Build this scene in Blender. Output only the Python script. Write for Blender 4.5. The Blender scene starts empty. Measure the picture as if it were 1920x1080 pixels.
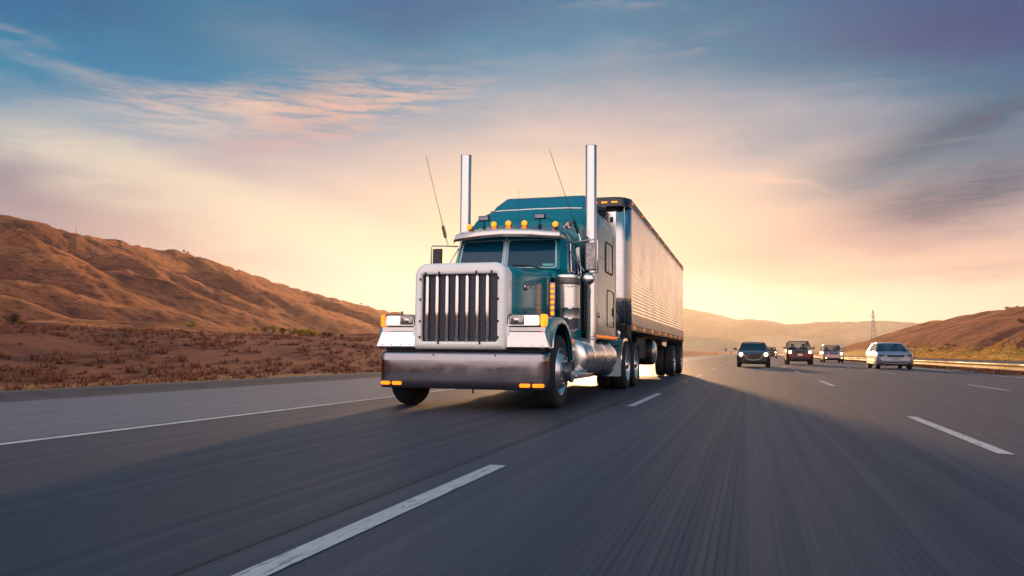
import bpy, bmesh, math, random
import numpy as np
from math import sin, cos, pi, radians, sqrt
from mathutils import Vector, Matrix
random.seed(7)
scene = bpy.context.scene
COL = scene.collection

# ------------------------------------------------------------ camera
FOC = 1495.0
YAW, PITCH, ROLL = radians(16.6), radians(4.52), radians(.5)
CAM = Vector((0, 0, .8))
fw = Vector((-sin(YAW) * cos(PITCH), cos(YAW) * cos(PITCH), sin(PITCH)))
rt = Vector((cos(YAW), sin(YAW), 0))
up = rt.cross(fw)
RV = rt * cos(ROLL) + up * sin(ROLL)
UV = -rt * sin(ROLL) + up * cos(ROLL)
cd = bpy.data.cameras.new('camera')
cam = bpy.data.objects.new('camera', cd)
COL.objects.link(cam)
cd.sensor_width = 36
cd.lens = FOC / 1920 * 36
cd.clip_start = .05
cd.clip_end = 30000
m = Matrix((RV, UV, -fw)).transposed().to_4x4()
m.translation = CAM
cam.matrix_world = m
scene.camera = cam


def ray(px, py):
    return (RV * (px - 960) / FOC + UV * (540 - py) / FOC + fw).normalized()


def azel(px, py):
    d = ray(px, py)
    return math.degrees(math.atan2(d.x, d.y)), math.degrees(math.asin(d.z))


def lin(h):
    h = h.lstrip('#')
    r = []
    for i in (0, 2, 4):
        c = int(h[i:i + 2], 16) / 255
        r.append(c / 12.92 if c <= .04045 else ((c + .055) / 1.055) ** 2.4)
    return tuple(r) + (1.,)


scene.view_settings.view_transform = 'Standard'
scene.view_settings.look = 'None'
scene.view_settings.exposure = .12
scene.view_settings.gamma = 1
scene.render.engine = 'CYCLES'
scene.cycles.volume_bounces = 1
scene.cycles.max_bounces = 7
scene.cycles.sample_clamp_indirect = 4
scene.cycles.use_denoising = True

# ------------------------------------------------------------ sun
SUN_AZ, SUN_EL = -9.5, 6.0
sd = bpy.data.lights.new('sun', 'SUN')
so = bpy.data.objects.new('sun', sd)
COL.objects.link(so)
sdir = Vector((sin(radians(SUN_AZ)) * cos(radians(SUN_EL)), cos(radians(SUN_AZ)) * cos(radians(SUN_EL)), sin(radians(SUN_EL))))
so.rotation_euler = sdir.to_track_quat('Z', 'Y').to_euler()
sd.energy = 5.0
sd.color = (1., .55, .26)
sd.angle = radians(2.)

# ------------------------------------------------------------ sky
world = bpy.data.worlds.new('World')
scene.world = world
world.use_nodes = True


class N:
    """tiny node-tree writer"""
    def __init__(s, tree):
        s.t = tree
        s.L = tree.links

    def new(s, kind, **k):
        n = s.t.nodes.new(kind)
        for a, b in k.items():
            setattr(n, a, b)
        return n

    def put(s, sock, v):
        if hasattr(v, 'is_linked'):
            s.L.new(v, sock)
        else:
            sock.default_value = v

    def m(s, op, a, b=0., c=0., clamp=False):
        n = s.new('ShaderNodeMath', operation=op, use_clamp=clamp)
        s.put(n.inputs[0], a)
        s.put(n.inputs[1], b)
        s.put(n.inputs[2], c)
        return n.outputs[0]

    def mix(s, f, a, b, blend='MIX'):
        n = s.new('ShaderNodeMix', data_type='RGBA', blend_type=blend)
        s.put(n.inputs['Factor'], f)
        s.put(n.inputs[6], a)
        s.put(n.inputs[7], b)
        return n.outputs[2]

    def noise(s, vec, scale, detail=4, rough=.55, dist=0.):
        n = s.new('ShaderNodeTexNoise')
        if vec is not None:
            s.L.new(vec, n.inputs['Vector'])
        n.inputs['Scale'].default_value = scale
        n.inputs['Detail'].default_value = detail
        n.inputs['Roughness'].default_value = rough
        n.inputs['Distortion'].default_value = dist
        return n.outputs[0]

    def mapping(s, vec, scale=(1, 1, 1), rot=(0, 0, 0), loc=(0, 0, 0)):
        n = s.new('ShaderNodeMapping')
        s.L.new(vec, n.inputs[0])
        n.inputs['Location'].default_value = loc
        n.inputs['Rotation'].default_value = rot
        n.inputs['Scale'].default_value = scale
        return n.outputs[0]

    def smooth(s, v, a, b, c=0., d=1.):
        n = s.new('ShaderNodeMapRange', interpolation_type='SMOOTHSTEP')
        s.put(n.inputs[0], v)
        for i, x in enumerate((a, b, c, d)):
            n.inputs[i + 1].default_value = x
        return n.outputs[0]

    def ramp(s, v, stops, interp='LINEAR'):
        n = s.new('ShaderNodeValToRGB')
        s.L.new(v, n.inputs[0])
        r = n.color_ramp
        r.interpolation = interp
        while len(r.elements) < len(stops):
            r.elements.new(.5)
        for e, (p, c) in zip(r.elements, stops):
            e.position = p
            e.color = c
        return n.outputs[0]

    def comb(s, x, y, z):
        n = s.new('ShaderNodeCombineXYZ')
        for i, v in enumerate((x, y, z)):
            s.put(n.inputs[i], v)
        return n.outputs[0]


def build_sky():
    t = world.node_tree
    t.nodes.clear()
    n = N(t)
    tc = n.new('ShaderNodeTexCoord').outputs['Generated']
    sep = n.new('ShaderNodeSeparateXYZ')
    n.L.new(tc, sep.inputs[0])
    x, y, z = sep.outputs
    el0 = n.m('MULTIPLY', n.m('ARCSINE', z), 57.2958)
    az0 = n.m('MULTIPLY', n.m('ARCTAN2', x, y), 57.2958)
    # slow wander so that nothing is ruler straight
    w1 = n.m('SUBTRACT', n.noise(n.comb(n.m('MULTIPLY', az0, .035), n.m('MULTIPLY', el0, .12), .3), 1., 3), .5)
    w2 = n.m('SUBTRACT', n.noise(n.comb(n.m('MULTIPLY', az0, .16), n.m('MULTIPLY', el0, .6), 4.2), 1., 5, .6), .5)
    el = n.m('ADD', el0, n.m('ADD', n.m('MULTIPLY', w1, 7.), n.m('MULTIPLY', w2, 2.2)))
    az = n.m('ADD', az0, n.m('MULTIPLY', w1, 9.))
    da = n.m('ABSOLUTE', n.m('ADD', az0, 9.))
    da = n.m('MINIMUM', da, 75.)
    ele = n.m('MAXIMUM', el, n.m('MULTIPLY', el, .2))
    p = n.m('ADD', ele, n.m('MULTIPLY', da, .135))
    stops = [(0, '#F0DCC4'), (4, '#F2D8BE'), (7.5, '#F4D4B8'), (10.5, '#F4CEB2'), (13.5, '#E2C1B4'), (16.5, '#C0AEB2'), (19, '#8B9AB0'),
             (22, '#5C84A6'), (26, '#336893'), (31, '#2A6090'), (42, '#4F80A8'), (60, '#7A9CB8'), (90, '#8CA8BE')]
    base = n.ramp(n.m('DIVIDE', p, 90.), [(a / 90., lin(c)) for a, c in stops])
    # fine cirrus texture, long streaks in plan
    zz = n.m('ADD', n.m('ABSOLUTE', z), .13)
    pl = n.comb(n.m('DIVIDE', x, zz), n.m('DIVIDE', y, zz), 0.)
    ci = n.noise(n.mapping(pl, (.55, 2.0, 1), (0, 0, radians(24))), 1.5, 7, .62, .6)
    ci2 = n.noise(n.mapping(pl, (.8, 1.6, 1), (0, 0, radians(-12)), (3, 1, 0)), .8, 6, .55, .4)
    fil = n.noise(n.comb(n.m('MULTIPLY', az0, .22), n.m('MULTIPLY', el0, 1.7), 0.), 1., 6, .65, .5)
    col = base
    B = [  # px, py, half-width deg, half-height deg, tilt deg (rising right +), colour, strength, sharpness of the streaks
        (1000, 430, 12, 5., 0, '#FFE0B2', .5, 0), (700, 520, 13, 3.2, -14, '#F8EAD4', .95, 0), (1310, 570, 7, 2.8, 0, '#F4E6D4', .9, 0),
        (1600, 570, 16, 1.8, 0, '#EBD3C0', .7, .3), (1800, 620, 14, 2.6, 0, '#E6D0C0', .7, .2),
        (60, 350, 8.5, 1.9, -18, '#85758F', 1.1, .15), (300, 430, 10, 1.7, -14, '#D7B3A6', .75, .2), (150, 290, 9, 1.5, -8, '#E3D0C0', .7, .3),
        (330, 350, 10, 1.6, -12, '#F6D9BA', .7, .2), (650, 460, 9, 1.2, -10, '#FFE6BC', .6, .2),
        (650, 185, 6.5, 2.1, 12, '#F9BFA0', 1.05, 1.), (780, 165, 3.5, 1.0, -4, '#F9C4A8', .9, 1.), (470, 195, 4.5, 1.1, -2, '#F8C4A6', 1.0, .9), (540, 255, 5.5, 1.5, 22, '#D3A3A2', .9, .6), (350, 200, 5, 1., 3, '#E8BFAE', .8, .8),
        (230, 148, 6.5, .5, -2, '#EEC8B4', .95, .7), (270, 180, 3, .35, -3, '#E3BFB4', .8, .8), (50, 78, 2.6, .5, -5, '#E0A9A6', .8, .9), (330, 235, 7, 1.1, 0, '#DFC6BA', .7, .6),
        (600, 60, 11, 3, -10, '#8C93A6', .6, .2), (250, 115, 9, 1.6, 4, '#457CA6', .9, .1),
        (1850, 60, 17, 6, 0, '#174F7E', 1., 0), (1300, 40, 9, 2, 0, '#3F6C92', .7, .2), (1150, 15, 6, .9, -8, '#9C95A6', .7, .8),
        (1460, 215, 7, 3, 0, '#A7A8B3', .35, .3), (1230, 105, 6, .5, 12, '#93909F', .7, .8), (1180, 150, 7, 1.1, 8, '#7B889E', .6, .4),
        (1820, 245, 9, 1.3, 14, '#3A4C6C', 1.05, .2), (1800, 345, 11, 2.2, 13, '#4C5272', 1.1, .2), (1730, 300, 8, .9, 10, '#6F8099', .6, .3),
        (1400, 331, 5, .22, -3, '#F2C4AE', .9, .6), (1700, 420, 12, 1.6, 4, '#937F92', .8, .3), (1880, 475, 9, 1.1, 3, '#A58F98', .75, .4),
        (1400, 400, 9, 2.6, -6, '#F0C9B2', .6, .2), (1560, 470, 12, 1.2, 2, '#E9C2AC', .6, .4),
    ]
    for (px, py, rx, ry, tilt, c, st, sh) in B:
        a0, e0 = azel(px, py)
        ct, sn = cos(radians(tilt)), sin(radians(tilt))
        dx = n.m('SUBTRACT', az, a0)
        dy = n.m('SUBTRACT', el, e0)
        u = n.m('MULTIPLY', n.m('ADD', n.m('MULTIPLY', dx, ct), n.m('MULTIPLY', dy, sn)), 1 / rx)
        v = n.m('MULTIPLY', n.m('SUBTRACT', n.m('MULTIPLY', dy, ct), n.m('MULTIPLY', dx, sn)), 1 / ry)
        r2 = n.m('ADD', n.m('MULTIPLY', u, u), n.m('MULTIPLY', v, v))
        g = n.m('EXPONENT', n.m('MULTIPLY', r2, -1.))
        if sh > 0:
            tex = n.smooth(fil, .36, .66, 1 - sh, 1.)
            g = n.m('MULTIPLY', g, tex)
        col = n.mix(n.m('MULTIPLY', g, st, clamp=True), col, lin(c))
    # general thin cirrus everywhere above the glow
    hi = n.smooth(el0, 6., 16., 0., 1.)
    col = n.mix(n.m('MULTIPLY', n.m('MULTIPLY', n.smooth(ci, .48, .8), hi), .25), col, lin('#C9B8BE'))
    col = n.mix(n.m('MULTIPLY', n.m('MULTIPLY', n.smooth(ci2, .5, .75), hi), .14), col, lin('#6E7F98'))
    # the haze in front of the sky adds warm light of its own; keep the sum right
    sb = n.new('ShaderNodeMix', data_type='RGBA', blend_type='SUBTRACT', clamp_result=True)
    n.put(sb.inputs['Factor'], n.smooth(el0, 4., 13., 0., 1.))
    n.L.new(col, sb.inputs[6])
    sb.inputs[7].default_value = (.10, .02, .0, 1)
    col = sb.outputs[2]
    # overbright pale sky added behind the camera to light the truck's front
    back = n.m('MULTIPLY', n.smooth(y, .15, -.6, 0., 1.), n.smooth(el0, 62., 22., 0., 1.))
    col = n.mix(n.m('MULTIPLY', back, .8), col, (2.45, 2.05, 1.98, 1))
    sky = n.new('ShaderNodeTexSky', sky_type='NISHITA')
    sky.sun_disc = False
    sky.sun_elevation = radians(SUN_EL)
    sky.sun_rotation = radians(SUN_AZ)
    bgn = n.new('ShaderNodeBackground')
    n.L.new(sky.outputs[0], bgn.inputs[0])
    bgn.inputs[1].default_value = .05
    bgc = n.new('ShaderNodeBackground')
    n.L.new(col, bgc.inputs[0])
    bgc.inputs[1].default_value = 1.03
    ms = n.new('ShaderNodeMixShader')
    ms.inputs[0].default_value = .93
    n.L.new(bgn.outputs[0], ms.inputs[1])
    n.L.new(bgc.outputs[0], ms.inputs[2])
    out = n.new('ShaderNodeOutputWorld')
    n.L.new(ms.outputs[0], out.inputs[0])


build_sky()


# ------------------------------------------------------------ materials
def mat(name, col, rough=.5, metal=0., coat=0., spec=.5, emit=None, es=0., var=0., vscale=3., bump=0., bscale=40., rvar=0., trans=0., stretch=(1, 1, 1)):
    m = bpy.data.materials.get(name)
    if m:
        return m
    m = bpy.data.materials.new(name)
    m.use_nodes = True
    n = N(m.node_tree)
    b = m.node_tree.nodes['Principled BSDF']
    c = lin(col) if isinstance(col, str) else tuple(col) + (1.,)
    b.inputs['Base Color'].default_value = c
    b.inputs['Roughness'].default_value = rough
    b.inputs['Metallic'].default_value = metal
    b.inputs['Coat Weight'].default_value = coat
    b.inputs['Coat Roughness'].default_value = .04
    b.inputs['Specular IOR Level'].default_value = spec
    b.inputs['Transmission Weight'].default_value = trans
    if emit:
        b.inputs['Emission Color'].default_value = lin(emit)
        b.inputs['Emission Strength'].default_value = es
    if var or rvar or bump:
        tc = n.new('ShaderNodeTexCoord').outputs['Object']
        v = n.mapping(tc, stretch)
        if var:
            f = n.noise(v, vscale, 5, .6)
            d = tuple(x * (1 - var) for x in c[:3]) + (1.,)
            u = tuple(min(1, x * (1 + var)) for x in c[:3]) + (1.,)
            n.L.new(n.mix(n.smooth(f, .3, .7), d, u), b.inputs['Base Color'])
        if rvar:
            f = n.noise(v, vscale * 1.7, 5, .65)
            n.L.new(n.smooth(f, .35, .7, max(0, rough - rvar * .4), rough + rvar), b.inputs['Roughness'])
        if bump:
            bn = n.new('ShaderNodeBump')
            bn.inputs['Strength'].default_value = bump
            bn.inputs['Distance'].default_value = .02
            n.L.new(n.noise(v, bscale, 4, .6), bn.inputs['Height'])
            n.L.new(bn.outputs[0], b.inputs['Normal'])
    return m


# ------------------------------------------------------------ mesh builder
class MB:
    def __init__(s):
        s.v = []
        s.f = []

    def add(s, vs, fs):
        o = len(s.v)
        s.v += [tuple(q) for q in vs]
        s.f += [tuple(i + o for i in q) for q in fs]
        return s

    def box(s, x0, x1, y0, y1, z0, z1):
        s.add([(x0, y0, z0), (x1, y0, z0), (x1, y1, z0), (x0, y1, z0), (x0, y0, z1), (x1, y0, z1), (x1, y1, z1), (x0, y1, z1)],
              [(0, 3, 2, 1), (4, 5, 6, 7), (0, 1, 5, 4), (1, 2, 6, 5), (2, 3, 7, 6), (3, 0, 4, 7)])
        return s

    def loft(s, rings, closed=True, caps=True, flip=False):
        k = len(rings[0])
        vs = [p for r in rings for p in r]
        fs = []
        for i in range(len(rings) - 1):
            for j in range(k if closed else k - 1):
                a, b = i * k + j, i * k + (j + 1) % k
                q = (a, b, b + k, a + k)
                fs.append(q[::-1] if flip else q)
        if caps and closed:
            fs.append(tuple(range(k))[::-1] if not flip else tuple(range(k)))
            e = (len(rings) - 1) * k
            fs.append(tuple(range(e, e + k)) if not flip else tuple(range(e, e + k))[::-1])
        return s.add(vs, fs)

    def tube(s, pts, r, n=8, caps=True):
        pts = [Vector(p) for p in pts]
        rs = r if isinstance(r, (list, tuple)) else [r] * len(pts)
        rings = []
        ref = None
        for i, p in enumerate(pts):
            a = pts[max(i - 1, 0)]
            b = pts[min(i + 1, len(pts) - 1)]
            d = (b - a).normalized()
            if ref is None:
                ref = Vector((0, 0, 1)) if abs(d.z) < .9 else Vector((1, 0, 0))
            u = (ref - d * ref.dot(d)).normalized()
            ref = u
            w = d.cross(u)
            rings.append([p + (u * cos(t) + w * sin(t)) * rs[i] for t in [2 * pi * k / n for k in range(n)]])
        return s.loft(rings, True, caps)

    def lathe(s, prof, o=(0, 0, 0), axis='X', n=32, sgn=1, a0=0., a1=2 * pi):
        """prof: list of (radius, along)"""
        full = abs(a1 - a0 - 2 * pi) < 1e-6
        k = n if full else n + 1
        rings = []
        for (r, h) in prof:
            ring = []
            for j in range(k):
                t = a0 + (a1 - a0) * j / n
                c, d = r * cos(t), r * sin(t)
                q = {'X': (h * sgn, c, d), 'Y': (c, h * sgn, d), 'Z': (c, d, h * sgn)}[axis]
                ring.append((q[0] + o[0], q[1] + o[1], q[2] + o[2]))
            rings.append(ring)
        return s.loft(rings, full, False)

    def prism(s, poly, axis, a, b):
        """poly in the two other axes, in order"""
        def P(u, v, w):
            return {'X': (w, u, v), 'Y': (u, w, v), 'Z': (u, v, w)}[axis]
        return s.loft([[P(u, v, a) for u, v in poly], [P(u, v, b) for u, v in poly]], True, True)

    def mirror_x(s):
        o = len(s.v)
        vs = [(-x, y, z) for x, y, z in s.v]
        fs = [tuple(reversed(f)) for f in s.f]
        return s.add(vs, fs)

    def build(s, name, material, parent=None, loc=(0, 0, 0), smooth=35, bevel=0., seg=2, solid=0., sub=0, recalc=True):
        me = bpy.data.meshes.new(name)
        me.from_pydata(s.v, [], s.f)
        if recalc:
            bm = bmesh.new()
            bm.from_mesh(me)
            bmesh.ops.remove_doubles(bm, verts=bm.verts, dist=1e-5)
            bmesh.ops.recalc_face_normals(bm, faces=bm.faces)
            bm.to_mesh(me)
            bm.free()
        me.materials.append(material)
        if smooth:
            me.polygons.foreach_set('use_smooth', [True] * len(me.polygons))
            me.set_sharp_from_angle(angle=radians(smooth))
        o = bpy.data.objects.new(name, me)
        COL.objects.link(o)
        o.location = loc
        if parent:
            o.parent = parent
        if solid:
            q = o.modifiers.new('solid', 'SOLIDIFY')
            q.thickness = solid
            q.offset = 0
        if bevel:
            q = o.modifiers.new('bevel', 'BEVEL')
            q.width = bevel
            q.segments = seg
            q.limit_method = 'ANGLE'
            q.angle_limit = radians(40)
            q.harden_normals = False
        if sub:
            q = o.modifiers.new('sub', 'SUBSURF')
            q.levels = q.render_levels = sub
        return o


def empty(name, loc=(0, 0, 0), rz=0., parent=None):
    o = bpy.data.objects.new(name, None)
    COL.objects.link(o)
    o.location = loc
    o.rotation_euler[2] = rz
    o.empty_display_size = .2
    if parent:
        o.parent = parent
    return o


def tag(o, label, cat, group=None):
    o['label'] = label
    o['category'] = cat
    if group:
        o['group'] = group
    return o


def struct(o, kind='structure'):
    o['kind'] = kind
    return o


def copy_tree(o, parent=None):
    c = o.copy()
    COL.objects.link(c)
    c.parent = parent
    for ch in o.children:
        copy_tree(ch, c)
    return c


def rrect(cx, cz, w, h, rt_, rb, n=6):
    """rounded rectangle, (x,z) points; w,h half sizes"""
    P = []
    for (sx, sz, r, a) in ((1, -1, rb, -90), (1, 1, rt_, 0), (-1, 1, rt_, 90), (-1, -1, rb, 180)):
        for k in range(n + 1):
            t = radians(a + 90 * k / n)
            P.append((cx + sx * (w - r) + r * cos(t), cz + sz * (h - r) + r * sin(t)))
    return P


def arc(cy, cz, r, a0, a1, n):
    return [(cy + r * cos(radians(a0 + (a1 - a0) * i / n)), cz + r * sin(radians(a0 + (a1 - a0) * i / n))) for i in range(n + 1)]


# ------------------------------------------------------------ terrain
rng = np.random.RandomState(11)
_perm = rng.permutation(512)
_ga = rng.rand(512) * 2 * pi


def perlin(x, y):
    xi, yi = np.floor(x).astype(int), np.floor(y).astype(int)
    xf, yf = x - xi, y - yi
    u, v = xf * xf * xf * (xf * (xf * 6 - 15) + 10), yf * yf * yf * (yf * (yf * 6 - 15) + 10)

    def g(i, j):
        a = _ga[_perm[(_perm[(xi + i) & 255] + ((yi + j) & 255)) & 511]]
        return np.cos(a) * (xf - i) + np.sin(a) * (yf - j)
    return (g(0, 0) * (1 - u) + g(1, 0) * u) * (1 - v) + (g(0, 1) * (1 - u) + g(1, 1) * u) * v


def fbm(x, y, o=5, h=.5):
    s, a = 0, 1.
    for k in range(o):
        s = s + a * perlin(x + 17.3 * k, y - 9.1 * k)
        x, y, a = x * 2.03, y * 2.03, a * h
    return s


def at(px, py, d):
    """world point seen at a pixel of the photograph, d metres off"""
    v = ray(px, py)
    h = sqrt(v.x * v.x + v.y * v.y)
    return (v.x / h * d, v.y / h * d, .8 + v.z / h * d)


def SP(pts, x0, x1):
    """a spur running away from the road's foot: lateral offset goes from x0 to x1"""
    out = []
    for i, (px, py) in enumerate(pts):
        x = x0 + (x1 - x0) * i / (len(pts) - 1)
        v = ray(px, py)
        out.append((px, py, x / (v.x / sqrt(v.x ** 2 + v.y ** 2))))
    return out


RIDGES = [  # points (px, py, distance), slope, crest rounding
    ([(-900, 330, 420), (-500, 330, 430), (-150, 372, 440), (0, 403, 460), (100, 425, 500), (200, 446, 560), (290, 466, 620), (330, 468, 640), (400, 492, 720), (500, 525, 820), (600, 552, 900), (700, 575, 1000), (800, 598, 1100), (900, 622, 1250), (1000, 645, 1400)], .58, 16),
    (SP([(-300, 500), (0, 517), (93, 530), (150, 546), (205, 566), (252, 569), (333, 580), (407, 605), (470, 616)], -255, -215), .45, 1.5),
    (SP([(-200, 480), (0, 551), (60, 577), (130, 600)], -160, -128), .40, 2),
    (SP([(40, 420), (120, 480), (200, 500), (300, 520), (360, 550), (424, 583), (485, 598), (549, 618), (620, 632)], -330, -270), .42, 1.5),
    (SP([(230, 462), (300, 495), (360, 527), (388, 544), (443, 569), (504, 589), (582, 607), (674, 625), (740, 636)], -390, -310), .42, 1.5),
    (SP([(400, 496), (446, 525), (470, 533), (499, 548), (545, 575), (580, 590)], -440, -400), .45, 1.5),
    (SP([(430, 510), (454, 520), (527, 543), (590, 568), (640, 585)], -470, -400), .42, 1.5),
    (SP([(500, 575), (524, 586), (599, 590), (649, 602), (707, 615), (760, 625)], -350, -320), .42, 1.5),
    (SP([(600, 556), (632, 561), (665, 576), (715, 607), (760, 622)], -470, -400), .42, 2),
    (SP([(-60, 455), (60, 470), (130, 510), (170, 540)], -330, -280), .45, 2),
    (SP([(-100, 430), (20, 440), (75, 452), (100, 480), (110, 500)], -380, -340), .45, 2),
    # brown mounds in front
    ([(-700, 560, 60), (-250, 585, 80), (0, 610, 92), (130, 598, 105), (196, 598, 112), (259, 602, 118), (333, 613, 126), (400, 614, 135), (480, 621, 145), (540, 642, 150)], .19, 5),
    ([(575, 652, 175), (604, 643, 178), (660, 630, 185), (704, 622, 195), (780, 622, 210), (860, 632, 240), (960, 650, 260)], .17, 5),
    ([(-400, 660, 30), (60, 648, 62), (150, 636, 66), (220, 640, 72), (300, 655, 80)], .16, 4),
    # right-hand hills
    ([(1500, 664, 760), (1578, 655, 720), (1600, 646, 700), (1625, 637, 690), (1652, 630, 690), (1672, 634, 700), (1700, 640, 720)], .40, 5),
    ([(1610, 655, 540), (1650, 643, 480), (1690, 622, 430), (1720, 609, 410), (1760, 597, 390), (1800, 590, 370), (1850, 583, 330), (1890, 580, 305), (1920, 571, 290), (2000, 555, 260), (2200, 540, 220), (2700, 540, 200)], .36, 4),
    ([(1916, 575, 290), (1860, 600, 255), (1825, 617, 245), (1792, 634, 235)], .45, 2),
    ([(1990, 565, 250), (1920, 607, 215), (1864, 624, 205), (1819, 638, 200)], .42, 2),
    ([(2080, 570, 200), (1975, 600, 180), (1920, 622, 172), (1882, 638, 170)], .40, 2),
    # far ranges
    ([(1000, 560, 5200), (1160, 560, 5200), (1280, 577, 5000), (1310, 582, 5000), (1340, 592, 5000), (1375, 602, 5000), (1410, 612, 5000), (1500, 630, 5000)], .3, 40),
    ([(1330, 604, 3900), (1375, 600, 3900), (1400, 597, 3900), (1430, 599, 3900), (1460, 606, 3900), (1490, 606, 3900), (1530, 603, 3900), (1570, 602, 3900), (1600, 602, 3900), (1650, 600, 3900), (1700, 603, 3900), (1760, 607, 3900), (1900, 600, 3900), (2200, 590, 3800), (2700, 600, 3600)], .28, 30),
    ([(1100, 622, 1900), (1240, 626, 1900), (1300, 628, 1900), (1340, 631, 1900), (1380, 640, 1900), (1400, 650, 1900), (1420, 658, 1900)], .26, 15),
    ([(1430, 655, 2300), (1500, 646, 2300), (1560, 641, 2300), (1620, 639, 2300), (1700, 640, 2300)], .26, 15),
]
RIDGES[0] = ([(a, b, c * 1.3) for a, b, c in RIDGES[0][0]],) + RIDGES[0][1:]
RW = [([at(*p) for p in pts], k, c) for pts, k, c in RIDGES]


def height(X, Y):
    X, Y = np.asarray(X, float), np.asarray(Y, float)
    R = np.hypot(X, Y)
    left = np.clip((-X - 13.5 - .004 * R), 0, None)
    right = np.clip((X - 37 - .004 * R), 0, None)
    base = 2.6 * (1 - np.exp(-left / 18.)) + .06 * np.minimum(right, 60)
    open_ = np.clip(np.maximum(left / 14., right / 14.), 0, 1)
    open_ = open_ * open_ * (3 - 2 * open_)
    far = np.clip((R - 1500) / 300., 0, 1)
    open_ = np.maximum(open_, far * far * (3 - 2 * far))
    z = base
    wx = fbm(X / 90., Y / 90., 3) * 6 * np.clip(R / 400., 0, 2)
    wy = fbm(X / 90. + 40, Y / 90. + 3, 3) * 6 * np.clip(R / 400., 0, 2)
    acc = z * 1.
    for pts, k, c in RW:
        best = np.full(X.shape, -1e9)
        for a, b in zip(pts[:-1], pts[1:]):
            dx, dy = b[0] - a[0], b[1] - a[1]
            L = dx * dx + dy * dy
            t = np.clip(((X + wx * .5 - a[0]) * dx + (Y + wy * .5 - a[1]) * dy) / L, 0, 1)
            s = np.hypot(X + wx * .5 - a[0] - t * dx, Y + wy * .5 - a[1] - t * dy)
            hz = a[2] + t * (b[2] - a[2])
            best = np.maximum(best, hz - k * (np.sqrt(s * s + c * c) - c))
        w = np.clip(best * .06, .3, 3.5)                   # smooth maximum
        d = acc - best
        acc = np.maximum(acc, best) + w * .5 * np.exp(-np.abs(d) / w)
    amp = np.clip((acc - base) * .07, 0, 3.2)
    acc = acc + fbm(X / 34., Y / 34., 5) * amp - np.abs(fbm(X / 15., Y / 15., 4)) * amp * .8 + open_ * fbm(X / 7., Y / 7., 4) * .32 * np.clip(120. / (R + 1), .2, 1)
    gl = np.abs(fbm(X / 70. + 5, Y / 70., 3))
    acc = acc - np.clip(.25 - gl, 0, 1) * amp * 3.2
    return -.07 + (acc) * open_


def hz1(x, y):
    return float(height(np.array([x]), np.array([y]))[0])


def hit(px, py, d0=30, d1=3000):
    """where a line of sight meets the ground"""
    v = ray(px, py)
    h = sqrt(v.x ** 2 + v.y ** 2)
    ds = np.exp(np.linspace(math.log(d0), math.log(d1), 500))
    X, Y, Z = v.x / h * ds, v.y / h * ds, .8 + v.z / h * ds
    G = height(X, Y)
    i = np.argmax(G > Z)
    if not (G > Z).any():
        i = int(np.argmax(G - Z))
    return float(X[i]), float(Y[i]), float(G[i])


def build_terrain():
    az = np.concatenate([np.arange(-180, -56, 2.), np.arange(-56, -17, .1), np.arange(-17, -7, .3), np.arange(-7, 20, .07), np.arange(20, 180, 2.)])
    r = np.exp(np.linspace(math.log(1.2), math.log(6000), 360))
    A, R = np.meshgrid(np.radians(az), r)
    X, Y = R * np.sin(A), R * np.cos(A)
    Z = height(X, Y)
    Z[-1] = -.5
    nr, na = X.shape
    V = np.stack([X, Y, Z], -1).reshape(-1, 3)
    i, j = np.meshgrid(np.arange(nr - 1), np.arange(na), indexing='ij')
    j2 = (j + 1) % na
    F = np.stack([i * na + j, i * na + j2, (i + 1) * na + j2, (i + 1) * na + j], -1)
    F = F[..., ::-1]
    xc, yc, rc = X[:-1], Y[:-1], R[:-1]
    zone = np.zeros(xc.shape, int)
    hillish = (rc > 95) & ((xc < -34) | (xc > 45))
    zone[hillish] = 1
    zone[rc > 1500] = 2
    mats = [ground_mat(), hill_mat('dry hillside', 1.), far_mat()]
    for z, nm in enumerate(('ground', 'hills', 'mountains')):
        f = F[zone == z]
        idx, inv = np.unique(f.reshape(-1), return_inverse=True)
        me = bpy.data.meshes.new(nm)
        vv = V[idx]
        ff = inv.reshape(-1, 4)
        me.vertices.add(len(vv))
        me.vertices.foreach_set('co', vv.reshape(-1))
        me.loops.add(ff.size)
        me.loops.foreach_set('vertex_index', ff.reshape(-1))
        me.polygons.add(len(ff))
        me.polygons.foreach_set('loop_start', np.arange(0, ff.size, 4))
        me.polygons.foreach_set('use_smooth', np.ones(len(ff), bool))
        me.update(calc_edges=True)
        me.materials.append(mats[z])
        o = bpy.data.objects.new(nm, me)
        COL.objects.link(o)
        struct(o)


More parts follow.
